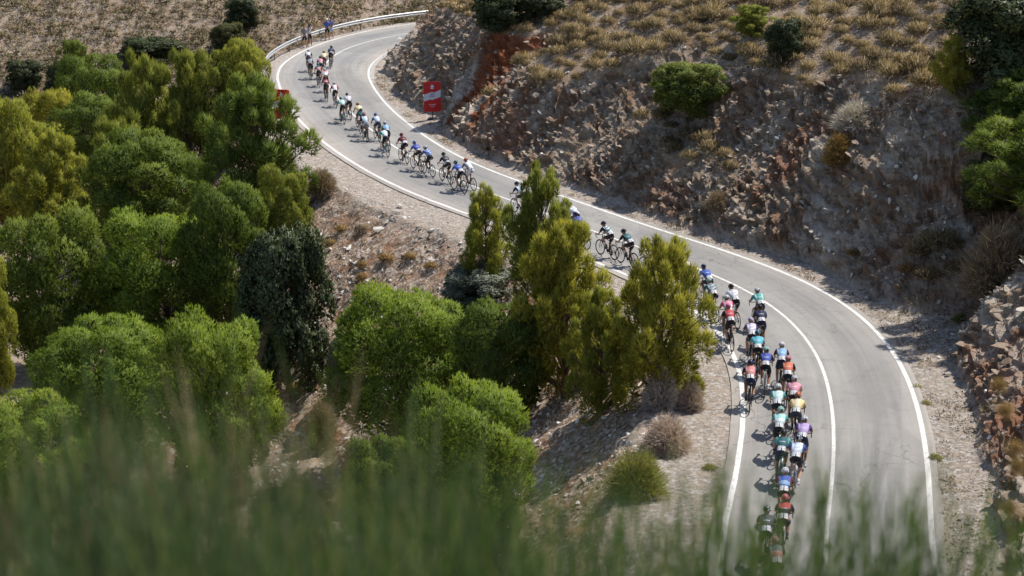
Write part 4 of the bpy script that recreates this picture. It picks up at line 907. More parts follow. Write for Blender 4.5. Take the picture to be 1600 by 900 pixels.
BR = [
    (-1.31, 3.90, 1.77, 1.10, 'broom', 0, 'blurred green broom bush, far left'),
    (-1.01, 3.40, 1.42, 1.10, 'broomd', 1, 'blurred green broom bush, second from the left edge'),
    (-1.06, 4.10, 1.82, 1.00, 'broom', 0, 'blurred green broom bush, third from the left, tallest on the left'),
    (-0.81, 3.70, 1.58, 1.10, 'strawg', 1, 'blurred green broom bush, straw tipped, in the middle of the left thicket'),
    (-0.59, 3.40, 1.39, 0.90, 'broomd', 0, 'blurred green broom bush, right of the straw tipped one'),
    (-0.50, 3.80, 1.47, 1.00, 'broomd', 1, 'blurred green broom bush, left of the bottom centre'),
    (-0.34, 4.10, 1.62, 1.00, 'broomd', 2, 'blurred green broom bush, bottom centre'),
    (-0.13, 3.60, 1.38, 1.10, 'broom', 0, 'blurred green broom bush, right of the bottom centre'),
    (0.03, 4.00, 1.52, 0.90, 'broomd', 2, 'blurred green broom bush, below the small gap at the centre right'),
    (0.22, 3.80, 1.43, 0.90, 'broomd', 2, 'blurred green broom bush, low, left of the inner gravel'),
    (0.43, 3.80, 1.43, 1.00, 'broom', 2, 'blurred green broom bush, over the inner gravel shoulder'),
    (0.66, 3.90, 1.44, 0.90, 'broom', 2, 'blurred green broom bush, over the last riders'),
    (0.98, 4.10, 1.65, 1.00, 'broom', 2, 'blurred green broom bush, over the right hand lane'),
    (1.05, 3.80, 1.46, 0.80, 'broom', 2, 'blurred green broom bush, over the outer edge line'),
    (1.25, 3.90, 1.49, 0.90, 'broom', 2, 'blurred green broom bush, at the bottom right corner'),
    (-0.87, 2.70, 1.08, 1.00, 'broomd', 1, 'blurred green broom bush, lowest, in the bottom left corner'),
    (-0.66, 2.70, 1.06, 1.00, 'broomd', 0, 'blurred green broom bush, lowest, bottom left'),
    (-0.44, 2.70, 1.01, 1.00, 'broom', 1, 'blurred green broom bush, lowest, left of centre'),
    (-0.20, 2.80, 1.04, 1.00, 'broomd', 0, 'blurred green broom bush, lowest, bottom centre'),
    (0.00, 2.80, 1.00, 0.90, 'broomd', 2, 'blurred green broom bush, lowest, right of centre'),
    (0.26, 2.90, 1.02, 1.00, 'broom', 2, 'blurred green broom bush, lowest, below the inner gravel'),
    (0.55, 2.90, 0.98, 1.00, 'broomd', 2, 'blurred green broom bush, lowest, below the last riders'),
    (0.82, 2.90, 1.03, 1.00, 'broomd', 2, 'blurred green broom bush, lowest, below the outer edge line'),
]
for q, (x, y, h, wd, mt, dn, lab) in enumerate(BR):
    root = bpy.data.objects.new('broom_bush', None); link(root); z = H(x, y); root.location = (x, y, z - .05); tag(root, lab, 'bush', 'blurred broom bushes close to the camera')
    o = obj('stems', BROOM[dn], root, LM[mt]); o.scale = (wd, wd * .6, h); o.rotation_euler = (0, 0, q * 1.3)
def seed_head_mesh():
    bm = bmesh.new(); add_tube(bm, [(0, 0, 0), (.02, 0, .5), (.0, .01, 1.0)], [.0035, .003, .002], 5); st = bm_mesh('stalk', bm)
    rng = np.random.RandomState(5); d = rng.normal(0, 1, (160, 3)); d /= np.linalg.norm(d, axis=1, keepdims=True)
    V, F, T = blades(d * .012, d, .03, .006, .2, 1, rng, np.full(160, .5)); return st, np_mesh('head', V, F, None, {'tint': T})
ST_, HD_ = seed_head_mesh()
for (x, y, ztop, lab) in [
    (1.95, 6.00, 16.63, 'upper of the blurred tan thistle heads at the right edge'),
    (1.82, 5.50, 16.72, 'second blurred tan thistle head at the right edge'),
    (1.70, 5.00, 16.78, 'third blurred tan thistle head, close to the right edge'),
    (1.85, 5.40, 16.54, 'fourth blurred tan thistle head, on the right edge'),
    (1.70, 5.00, 16.56, 'lowest blurred tan thistle head at the right edge'),
]:
    z = H(x, y); root = bpy.data.objects.new('thistle', None); link(root); root.location = (x, y, z); tag(root, lab, 'weed', 'dry thistles close to the camera')
    o = obj('stalk', ST_, root, LM['brown']); o.scale = (1, 1, ztop - z); o = obj('head', HD_, root, LM['rust']); o.location = (0, 0, ztop - z)

# ================================================================ CYCLISTS AND BICYCLES
def skin_mesh(name, nodes, edges, root, sub=1, smooth=True):
    """nodes {key: ((x,y,z), r or (rx,ry))}; grows one continuous surface with a Skin modifier"""
    keys = list(nodes); me = bpy.data.meshes.new(name)
    me.from_pydata([nodes[k][0] for k in keys], [(keys.index(a), keys.index(b_)) for a, b_ in edges], []); me.update()
    o = bpy.data.objects.new('tmp', me); COL.objects.link(o); m1 = o.modifiers.new('s', 'SKIN'); m1.use_smooth_shade = smooth
    if sub: o.modifiers.new('u', 'SUBSURF').levels = sub
    sv = me.skin_vertices[0].data
    for i, k in enumerate(keys):
        r = nodes[k][1]; sv[i].radius = r if hasattr(r, '__len__') else (r, r); sv[i].use_root = (k == root)
    dg = bpy.context.evaluated_depsgraph_get(); ev = o.evaluated_get(dg); out = bpy.data.meshes.new_from_object(ev, depsgraph=dg); out.name = name
    bpy.data.objects.remove(o); bpy.data.meshes.remove(me); return out
def ik(hip, ankle, l1, l2, fwd=1):
    h, a = Vector(hip), Vector(ankle); d = a - h; L = min(d.length, l1 + l2 - .004); u = d.normalized()
    c = (l1 * l1 + L * L - l2 * l2) / (2 * l1 * L); s_ = math.sqrt(max(0, 1 - c * c)); up = Vector((fwd, 0, .6)); perp = (up - u * up.dot(u)).normalized()
    return h + u * (l1 * c) + perp * (l1 * s_)
def head_nodes(N, E, nk, hc, tilt):
    """head with jaw, nose, brow and ears on a neck; hc = centre of the skull, tilt = forward pitch"""
    f = Vector((math.cos(tilt), 0, -math.sin(tilt))); u = Vector((math.sin(tilt), 0, math.cos(tilt))); hc = Vector(hc)
    P = lambda a, b_, y=0: tuple(hc + f * a + u * b_ + Vector((0, y, 0)))
    N.update({'skull': (P(-.015, .0), (.078, .092)), 'crown': (P(-.01, .07), (.062, .07)), 'face': (P(.035, -.05), (.055, .06)), 'jaw': (P(.055, -.10), (.035, .032)),
              'nose': (P(.098, -.045), .011), 'nosetip': (P(.112, -.062), .009), 'earl': (P(-.01, -.03, .078), .016), 'earr': (P(-.01, -.03, -.078), .016)})
    E += [(nk, 'skull'), ('skull', 'crown'), ('skull', 'face'), ('face', 'jaw'), ('face', 'nose'), ('nose', 'nosetip'), ('skull', 'earl'), ('skull', 'earr')]
def hand_nodes(N, E, s, wrist, palm, dirv, curl, side):
    """palm, four unequal bent fingers and a thumb rooted at the side of the palm"""
    tagk = 'l' if s > 0 else 'r'; w_, p_ = Vector(wrist), Vector(palm); d = Vector(dirv).normalized(); sd_ = Vector(side).normalized(); cu = Vector(curl).normalized()
    N['palm' + tagk] = (tuple(p_), (.034, .020)); E.append(('wrist' + tagk, 'palm' + tagk))
    for k, (o_, L) in enumerate(((-.028, .036), (-.009, .043), (.010, .040), (.027, .031))):
        b_ = p_ + d * .034 + sd_ * o_; m_ = b_ + d * L * .8 + cu * L * .35; t = m_ + d * L * .15 + cu * L * .85
        for q, v in (('a', b_), ('b', m_), ('c', t)): N['f%d%s%s' % (k, q, tagk)] = (tuple(v), .0088 if q != 'c' else .0075)
        E += [('palm' + tagk, 'f%da%s' % (k, tagk)), ('f%da%s' % (k, tagk), 'f%db%s' % (k, tagk)), ('f%db%s' % (k, tagk), 'f%dc%s' % (k, tagk))]
    b_ = p_ - sd_ * .034 - d * .008; t = b_ - sd_ * .010 + d * .035 + cu * .022
    N['tha' + tagk] = (tuple(b_), .011); N['thb' + tagk] = (tuple(t), .009); E += [('palm' + tagk, 'tha' + tagk), ('tha' + tagk, 'thb' + tagk)]
BB = Vector((0, 0, .27)); CR = .17
def pose(phi):
    P = dict(pelvis=(-.17, 0, .99), waist=(-.03, 0, 1.115), chest=(.11, 0, 1.20), upper=(.22, 0, 1.255), neck=(.315, 0, 1.315), head=(.375, 0, 1.375))
    for s, k in ((1, 'l'), (-1, 'r')):
        P['sho' + k] = (.235, s * .165, 1.235); P['elb' + k] = (.335, s * .235, 1.04); P['wrist' + k] = (.50, s * .205, .955); P['palm' + k] = (.565, s * .20, .955)
        P['hip' + k] = (-.155, s * .095, .955); ph = phi if s > 0 else phi + math.pi
        ped = BB + Vector((CR * math.cos(ph), s * .115, CR * math.sin(ph))); ank = ped + Vector((-.09, s * -.01, .105)); kn = ik(P['hip' + k], ank, .44, .425)
        P['ank' + k] = tuple(ank); P['kne' + k] = (kn.x, kn.y + s * .02, kn.z); P['ped' + k] = tuple(ped)
    return P
def body_mesh(P):
    N = {k: (P[k], r) for k, r in (('pelvis', (.125, .115)), ('waist', (.118, .098)), ('chest', (.14, .108)), ('upper', (.125, .095)), ('neck', .052))}
    E = [('pelvis', 'waist'), ('waist', 'chest'), ('chest', 'upper'), ('upper', 'neck')]
    head_nodes(N, E, 'neck', P['head'], .35)
    for s, k in ((1, 'l'), (-1, 'r')):
        N['sho' + k] = (P['sho' + k], .058); N['elb' + k] = (P['elb' + k], .039); N['wrist' + k] = (P['wrist' + k], .026)
        N['hip' + k] = (P['hip' + k], .092); N['kne' + k] = (P['kne' + k], .056); a, b_ = Vector(P['kne' + k]), Vector(P['ank' + k])
        N['cal' + k] = (tuple(a.lerp(b_, .33) + Vector((-.015, 0, 0))), .053); N['ank' + k] = (P['ank' + k], .032); N['toe' + k] = (tuple(Vector(P['ank' + k]) + Vector((.13, 0, -.07))), .034)
        E += [('upper', 'sho' + k), ('sho' + k, 'elb' + k), ('elb' + k, 'wrist' + k), ('pelvis', 'hip' + k), ('hip' + k, 'kne' + k), ('kne' + k, 'cal' + k), ('cal' + k, 'ank' + k), ('ank' + k, 'toe' + k)]
        hand_nodes(N, E, s, P['wrist' + k], P['palm' + k], (1, 0, .15), (.1, 0, -1), (0, s, 0))
    return skin_mesh('body', N, E, 'pelvis', 1)
def jersey_mesh(P):
    N = {'pelvis': ((-.14, 0, 1.02), (.137, .122)), 'waist': (P['waist'], (.135, .112)), 'chest': (P['chest'], (.158, .122)), 'upper': (P['upper'], (.142, .108)), 'collar': ((.28, 0, 1.295), .068)}
    E = [('pelvis', 'waist'), ('waist', 'chest'), ('chest', 'upper'), ('upper', 'collar')]
    for s, k in ((1, 'l'), (-1, 'r')):
        N['sho' + k] = (P['sho' + k], .070); a, b_ = Vector(P['sho' + k]), Vector(P['elb' + k]); N['slv' + k] = (tuple(a.lerp(b_, .82)), .052); E += [('upper', 'sho' + k), ('sho' + k, 'slv' + k)]
    return skin_mesh('jersey', N, E, 'chest', 1)
def shorts_mesh(P):
    N = {'waist': ((-.10, 0, 1.06), (.120, .110)), 'pelvis': (P['pelvis'], (.142, .130))}; E = [('waist', 'pelvis')]
    for k in 'lr':
        a, b_ = Vector(P['hip' + k]), Vector(P['kne' + k]); N['hip' + k] = (P['hip' + k], .106); N['thi' + k] = (tuple(a.lerp(b_, .45)), .092); N['cuf' + k] = (tuple(a.lerp(b_, .74)), .076)
        E += [('pelvis', 'hip' + k), ('hip' + k, 'thi' + k), ('thi' + k, 'cuf' + k)]
    return skin_mesh('shorts', N, E, 'pelvis', 1)
def foot_mesh(P, k, what):
    a = Vector(P['ank' + k])
    if what == 'sock':
        kn = Vector(P['kne' + k]); N = {'a': (tuple(a.lerp(kn, .32)), .050), 'b': (tuple(a.lerp(kn, .12)), .041), 'c': (tuple(a + Vector((.0, 0, -.02))), .040)}
    else:
        N = {'a': (tuple(a + Vector((-.045, 0, -.045))), (.040, .038)), 'b': (tuple(a + Vector((.04, 0, -.05))), (.044, .040)), 'c': (tuple(a + Vector((.125, 0, -.078))), (.044, .030)), 'd': (tuple(a + Vector((.175, 0, -.085))), (.034, .022))}
    ks = list(N); return skin_mesh(what, N, list(zip(ks, ks[1:])), 'a', 1)
def helmet_mesh(c, tilt=.30):
    bm = bmesh.new(); nu, nv = 22, 9; c = Vector(c); R_ = Matrix.Rotation(tilt, 3, 'Y'); rows = []
    for j in range(nv + 1):
        t = j / nv * math.radians(98); row = []
        for i in range(nu):
            a = 2 * math.pi * i / nu; y = math.sin(a) * math.sin(t); rib = 1 - .075 * (0.5 - .5 * math.cos(y * 26)) * (math.sin(t) > .25)
            r = rib * (1 + .02 * math.sin(3 * t)); x_ = math.cos(a) * math.sin(t); lx = .150 if x_ > 0 else .165
            row.append(bm.verts.new(c + R_ @ Vector((x_ * lx * r - .008, y * .108 * r, math.cos(t) * .118 * r + .012))))
        rows.append(row)
    for a, b_ in zip(rows, rows[1:]):
        for i in range(nu):
            try: bm.faces.new((a[i], a[(i + 1) % nu], b_[(i + 1) % nu], b_[i]))
            except ValueError: pass
    bmesh.ops.remove_doubles(bm, verts=bm.verts[:], dist=.0005); bm.faces.new([e for e in rows[-1] if e.is_valid][::-1])
    bmesh.ops.recalc_face_normals(bm, faces=bm.faces[:]); return bm_mesh('helmet', bm, smooth=True)
def number_mesh():
    """two race number patches curved over the lower back"""
    bm = bmesh.new(); a = Vector((-.17, 0, .99)); b_ = Vector((.11, 0, 1.20)); ax = (b_ - a).normalized(); nrm = Vector((-ax.z, 0, ax.x))
    for s in (-1, 1):
        vs = []
        for u in (.02, .17):
            for k in range(4):
                y = s * (.012 + .032 * k); v = a + ax * u + nrm * (math.sqrt(max(0, 1 - (y / .155) ** 2)) * .140 + .004) + Vector((0, y, 0)); vs.append(bm.verts.new(v))
        for k in range(3):
            f = bm.faces.new((vs[k], vs[k + 1], vs[k + 5], vs[k + 4]))
    bmesh.ops.recalc_face_normals(bm, faces=bm.faces[:])
    bmesh.ops.solidify(bm, geom=bm.faces[:], thickness=.003); return bm_mesh('race_number', bm)
def glasses_mesh(c):
    bm = bmesh.new(); c = Vector(c); add_tube(bm, [c + Vector((.02, -.082, .005)), c + Vector((.088, -.05, -.03)), c + Vector((.104, 0, -.036)), c + Vector((.088, .05, -.03)), c + Vector((.02, .082, .005))], [.006, .018, .018, .018, .006], 6)
    return bm_mesh('sunglasses', bm)

# bicycle -------------------------------------------------------------------
def frame_mesh():
    bm = bmesh.new(); bb = (0, 0, .27); ht, hb = (.405, 0, .865), (.445, 0, .725); sc = (-.15, 0, .80); ra = (-.41, 0, .335)
    add_tube(bm, [ht, hb], [.024, .026], 8); add_tube(bm, [hb, bb], [.028, .030], 8); add_tube(bm, [(-.13, 0, .745), (.41, 0, .83)], [.016, .020], 8)
    add_tube(bm, [bb, (-.16, 0, .80)], [.022, .017], 8); add_tube(bm, [(-.155, 0, .78), (-.19, 0, .915)], [.0145, .0145], 8)
    for s in (-1, 1):
        add_tube(bm, [(0, s * .02, .27), (-.2, s * .05, .30), (-.41, s * .066, .335)], [.014, .011, .010], 6); add_tube(bm, [(-.125, s * .012, .70), (-.41, s * .066, .335)], [.010, .008], 6)
    add_tube(bm, [(0, -.045, .27), (0, .045, .27)], .024, 8); return bm_mesh('frame', bm, smooth=True)
def fork_mesh():
    bm = bmesh.new(); add_tube(bm, [(.447, 0, .73), (.455, 0, .70)], .028, 8)
    for s in (-1, 1): add_tube(bm, [(.452, s * .028, .70), (.50, s * .055, .55), (.58, s * .055, .335)], [.017, .014, .009], 6)
    return bm_mesh('fork', bm, smooth=True)
def bar_mesh():
    bm = bmesh.new(); add_tube(bm, [(.405, 0, .87), (.40, 0, .905), (.50, 0, .92)], [.018, .018, .016], 6)
    for s in (-1, 1):
        add_tube(bm, [(.50, 0, .92), (.50, s * .17, .92), (.52, s * .205, .925), (.585, s * .208, .93), (.615, s * .21, .885), (.59, s * .212, .82), (.50, s * .215, .795)], .0145, 6)
        add_tube(bm, [(.575, s * .208, .93), (.625, s * .207, .96), (.63, s * .207, .985)], [.018, .017, .012], 6); add_tube(bm, [(.63, s * .207, .94), (.64, s * .21, .84)], [.008, .005], 4)
    return bm_mesh('handlebar', bm, smooth=True)
def saddle_mesh():
    bm = bmesh.new(); rows = []
    for x, w_, z in ((-.33, .066, .935), (-.27, .072, .945), (-.20, .045, .94), (-.12, .024, .936), (-.06, .017, .93)):
        rows.append([bm.verts.new((x, w_ * math.sin(a), z + .014 * math.cos(a))) for a in [2 * math.pi * k / 8 for k in range(8)]])
    for a, b_ in zip(rows, rows[1:]):
        for k in range(8): bm.faces.new((a[k], a[(k + 1) % 8], b_[(k + 1) % 8], b_[k]))
    bm.faces.new(rows[0][::-1]); bm.faces.new(rows[-1]); bmesh.ops.recalc_face_normals(bm, faces=bm.faces[:]); return bm_mesh('saddle', bm, smooth=True)
def wheel_meshes():
    t = bmesh.new(); add_torus(t, .322, .0135, 40, 6); r = bmesh.new(); add_torus(r, .298, .022, 40, 6, .42)
    s = bmesh.new(); add_tube(s, [(0, -.045, 0), (0, .045, 0)], .018, 8)
    for k in range(20):
        a = 2 * math.pi * k / 20; y = .03 if k % 2 else -.03; add_tube(s, [(0, y, 0), (.283 * math.cos(a), 0, .283 * math.sin(a))], .0017, 3, caps=False)
    return bm_mesh('tyre', t, smooth=True), bm_mesh('rim', r, smooth=True), bm_mesh('spokes', s)
def crank_mesh():
    bm = bmesh.new(); add_torus(bm, .085, .006, 24, 4, .5)
    for s in (1, -1):
        add_tube(bm, [(0, s * .06, 0), (s * .17, s * .075, 0)], [.014, .011], 6); add_box(bm, (s * .17, s * .115, 0), (.085, .06, .018))
    for k in range(4): a = math.pi / 2 * k + .4; add_tube(bm, [(0, -.045, 0), (.083 * math.cos(a), -.045, .083 * math.sin(a))], .006, 4)
    for v in bm.verts:
        pass
    return bm_mesh('crankset', bm)
def chain_mesh():
    bm = bmesh.new(); 
    for z0, z1 in ((.352, .385), (.19, .285)): add_tube(bm, [(0, -.045, z0), (-.41, -.045, z1)], .005, 4)
    add_tube(bm, [(-.41, -.03, .335), (-.41, -.055, .335)], .045, 12); add_tube(bm, [(-.41, -.06, .30), (-.40, -.06, .20)], .012, 5); return bm_mesh('chain', bm)
def bottle_mesh():
    bm = bmesh.new(); add_tube(bm, [(.21, 0, .47), (.235, 0, .50), (.32, 0, .60), (.33, 0, .61), (.35, 0, .635)], [.030, .036, .036, .022, .014], 10); return bm_mesh('bottle', bm, smooth=True)
FR, FK, BAR, SAD, (TYR, RIM, SPK), CRK, CHN, BOT = frame_mesh(), fork_mesh(), bar_mesh(), saddle_mesh(), wheel_meshes(), crank_mesh(), chain_mesh(), bottle_mesh()
PH = [math.radians(a) for a in (10, 75, 200, 260, 330)]
KIT = []
for ph in PH:
    P = pose(ph); KIT.append(dict(body=body_mesh(P), jersey=jersey_mesh(P), shorts=shorts_mesh(P), shoe=[foot_mesh(P, k, 'shoe') for k in 'lr'], sock=[foot_mesh(P, k, 'sock') for k in 'lr'], ph=ph))
HELM = helmet_mesh((.375, 0, 1.385)); NUM = number_mesh(); GLS = glasses_mesh((.375, 0, 1.375))
M_SKIN = [simple('skin_tanned', (.42, .22, .13), .55), simple('skin_pale', (.54, .32, .22), .55), simple('skin_dark_tan', (.30, .15, .085), .55)]
M_TYRE = simple('tyre_rubber', (.018, .018, .018), .8); M_RIM = simple('carbon_rim', (.03, .03, .034), .3, spec=.5); M_SPK = simple('steel_spoke', (.25, .25, .26), .4, .8)
M_BARM = simple('bar_tape', (.02, .02, .022), .6); M_CRK = simple('dark_alloy', (.07, .07, .075), .35, .7); M_SHOE = simple('white_shoe', (.75, .75, .76), .35); M_DSHOE = simple('black_shoe', (.03, .03, .03), .35)
M_SOCK = simple('white_sock', (.78, .78, .78), .8); M_DSOCK = simple('dark_sock', (.04, .05, .08), .8); M_GLS = simple('sunglass_lens', (.02, .02, .025), .1, spec=.6)
CCOL = {'white': (.74, .75, .78), 'black': (.018, .018, .022), 'navy': (.018, .026, .085), 'blue': (.035, .11, .50), 'royal': (.045, .09, .46), 'sky': (.20, .46, .72), 'pale': (.40, .58, .72), 'cyan': (.03, .47, .60),
        'teal': (.02, .36, .33), 'dteal': (.012, .13, .15), 'mint': (.35, .68, .60), 'grey': (.20, .22, .25), 'lgrey': (.42, .44, .47), 'dgrey': (.06, .065, .075), 'pink': (.72, .24, .33), 'magenta': (.62, .04, .20),
        'red': (.58, .025, .03), 'maroon': (.17, .012, .022), 'salmon': (.70, .20, .18), 'yellow': (.78, .55, .14), 'cream': (.78, .66, .38), 'gold': (.68, .30, .03), 'orange': (.72, .13, .03), 'lavender': (.50, .32, .66), 'purple': (.10, .06, .26), 'brown': (.20, .09, .03)}
CCOL = {k: tuple(c * .68 + .27 * (.30 * v[0] + .55 * v[1] + .15 * v[2]) for c in v) for k, v in CCOL.items()}
_fab = {}
def fabric(main, acc, slv, pat):
    """jersey cloth: body colour, a second colour in bands or print, sleeve colour; all in the garment's own coordinates"""
    key = (main, acc, slv, pat)
    if key in _fab: return _fab[key]
    m, nt, b = mat_new('jersey_%s_%s' % (main, acc)); g = NT(nt); C = g.coord(); b.inputs['Roughness'].default_value = .7
    sp = nt.nodes.new('ShaderNodeSeparateXYZ'); g.link(C, sp.inputs[0]); x, y, z = sp.outputs
    t = g.math('ADD', g.math('MULTIPLY', x, .75), g.math('MULTIPLY', z, .66)); ay = g.math('ABSOLUTE', y, 0)
    if pat == 'low': f = g.math('LESS_THAN', t, .70)
    elif pat == 'high': f = g.math('GREATER_THAN', t, .87)
    elif pat == 'sides': f = g.math('GREATER_THAN', ay, .095)
    elif pat == 'mid': f = g.math('COMPARE', t, .80, True); nt.nodes[-1].inputs[2].default_value = .06
    elif pat == 'print': f = g.math('GREATER_THAN', g.noise(g.mapping(C, (1, .8, 1)), 16, 3, .6), .53)
    else: f = g.math('LESS_THAN', t, -9.)
    logo = g.math('MULTIPLY', g.math('MULTIPLY', g.math('GREATER_THAN', g.noise(g.mapping(C, (14, 26, 14)), 2.2, 2), .50), g.math('LESS_THAN', ay, .085)), g.math('COMPARE', t, .865, False))
    for n in nt.nodes:
        if n.type == 'MATH' and n.operation == 'COMPARE' and abs(n.inputs[1].default_value - .865) < 1e-4: n.inputs[2].default_value = .016
        if n.type == 'MATH' and n.operation == 'COMPARE' and abs(n.inputs[1].default_value - .80) < 1e-4: n.inputs[2].default_value = .05
    c = g.mix(f, CCOL[main], CCOL[acc]); c = g.mix(logo, c, CCOL['white'] if main not in ('white', 'cream', 'lgrey', 'pale') else CCOL[acc])
    c = g.mix(g.math('GREATER_THAN', ay, .150), c, CCOL[slv]); g.link(c, b.inputs['Base Color'])
    g.bump(g.noise(C, 26, 3), .35, .012, b); _fab[key] = m; return m
_pl = {}
def plain(c, rough=.6):
    if (c, rough) not in _pl: _pl[(c, rough)] = simple('cloth_' + c, CCOL[c], rough)
    return _pl[(c, rough)]
def helmet_mat(main, acc):
    k = ('h', main, acc)
    if k in _pl: return _pl[k]
    m, nt, b = mat_new('helmet_%s_%s' % (main, acc)); g = NT(nt); C = g.coord(); b.inputs['Roughness'].default_value = .3
    sp = nt.nodes.new('ShaderNodeSeparateXYZ'); g.link(C, sp.inputs[0]); wv = g.math('COSINE', g.math('MULTIPLY', sp.outputs[1], 26 / .108), 0)
    vent = g.math('MULTIPLY', g.math('LESS_THAN', wv, -.35), g.math('LESS_THAN', g.math('ABSOLUTE', sp.outputs[1], 0), .085))
    c = g.mix(g.math('MULTIPLY', g.math('GREATER_THAN', g.noise(C, 14, 1), .56), 1), CCOL[main], CCOL[acc]); g.link(g.mix(g.math('MULTIPLY', vent, .85), c, (.012, .012, .014)), b.inputs['Base Color']); _pl[k] = m; return m
M_NUM, nt, b = mat_new('race_number_print'); g = NT(nt); C = g.coord()
g.link(g.mix(g.math('GREATER_THAN', g.noise(g.mapping(C, (1.4, 1, 1)), 42, 1), .60), (.76, .76, .76), (.05, .05, .06)), b.inputs['Base Color'])
def make_rider(x, y, yaw, kit, jersey, helm, shorts, sock, skin, framec, numbers, lab, blab, lean=0.0):
    K = KIT[kit]
    p = obj('person', K['body'], None, M_SKIN[skin]); p.location = (x, y, 0); p.rotation_euler = (0, 0, yaw); tag(p, lab, 'person', 'cyclists riding in the road race')
    obj('jersey', K['jersey'], p, fabric(*jersey)); obj('shorts', K['shorts'], p, plain(shorts, .55)); obj('helmet', HELM, p, helmet_mat(*helm)); obj('sunglasses', GLS, p, M_GLS)
    for k in range(2): obj('shoe', K['shoe'][k], p, M_SHOE if sock == 'white' else M_DSHOE); obj('sock', K['sock'][k], p, M_SOCK if sock == 'white' else M_DSOCK)
    if numbers: obj('race_number', NUM, p, M_NUM)
    r = bpy.data.objects.new('bicycle', None); link(r); r.location = (x, y, 0); r.rotation_euler = (0, 0, yaw); tag(r, blab, 'bicycle', 'racing bicycles under the cyclists')
    obj('frame', FR, r, plain(framec, .3)); obj('fork', FK, r, plain(framec, .3)); obj('handlebar', BAR, r, M_BARM); obj('saddle', SAD, r, M_BARM); obj('chain', CHN, r, M_CRK); obj('bottle', BOT, r, M_SHOE)
    c = obj('crankset', CRK, r, M_CRK); c.location = (0, 0, .27); c.rotation_euler = (0, -K['ph'], 0)
    for wx in (-.41, .58):
        wl = obj('wheel', SPK, r, M_SPK); wl.location = (wx, 0, .336); obj('tyre', TYR, wl, M_TYRE); obj('rim', RIM, wl, M_RIM)
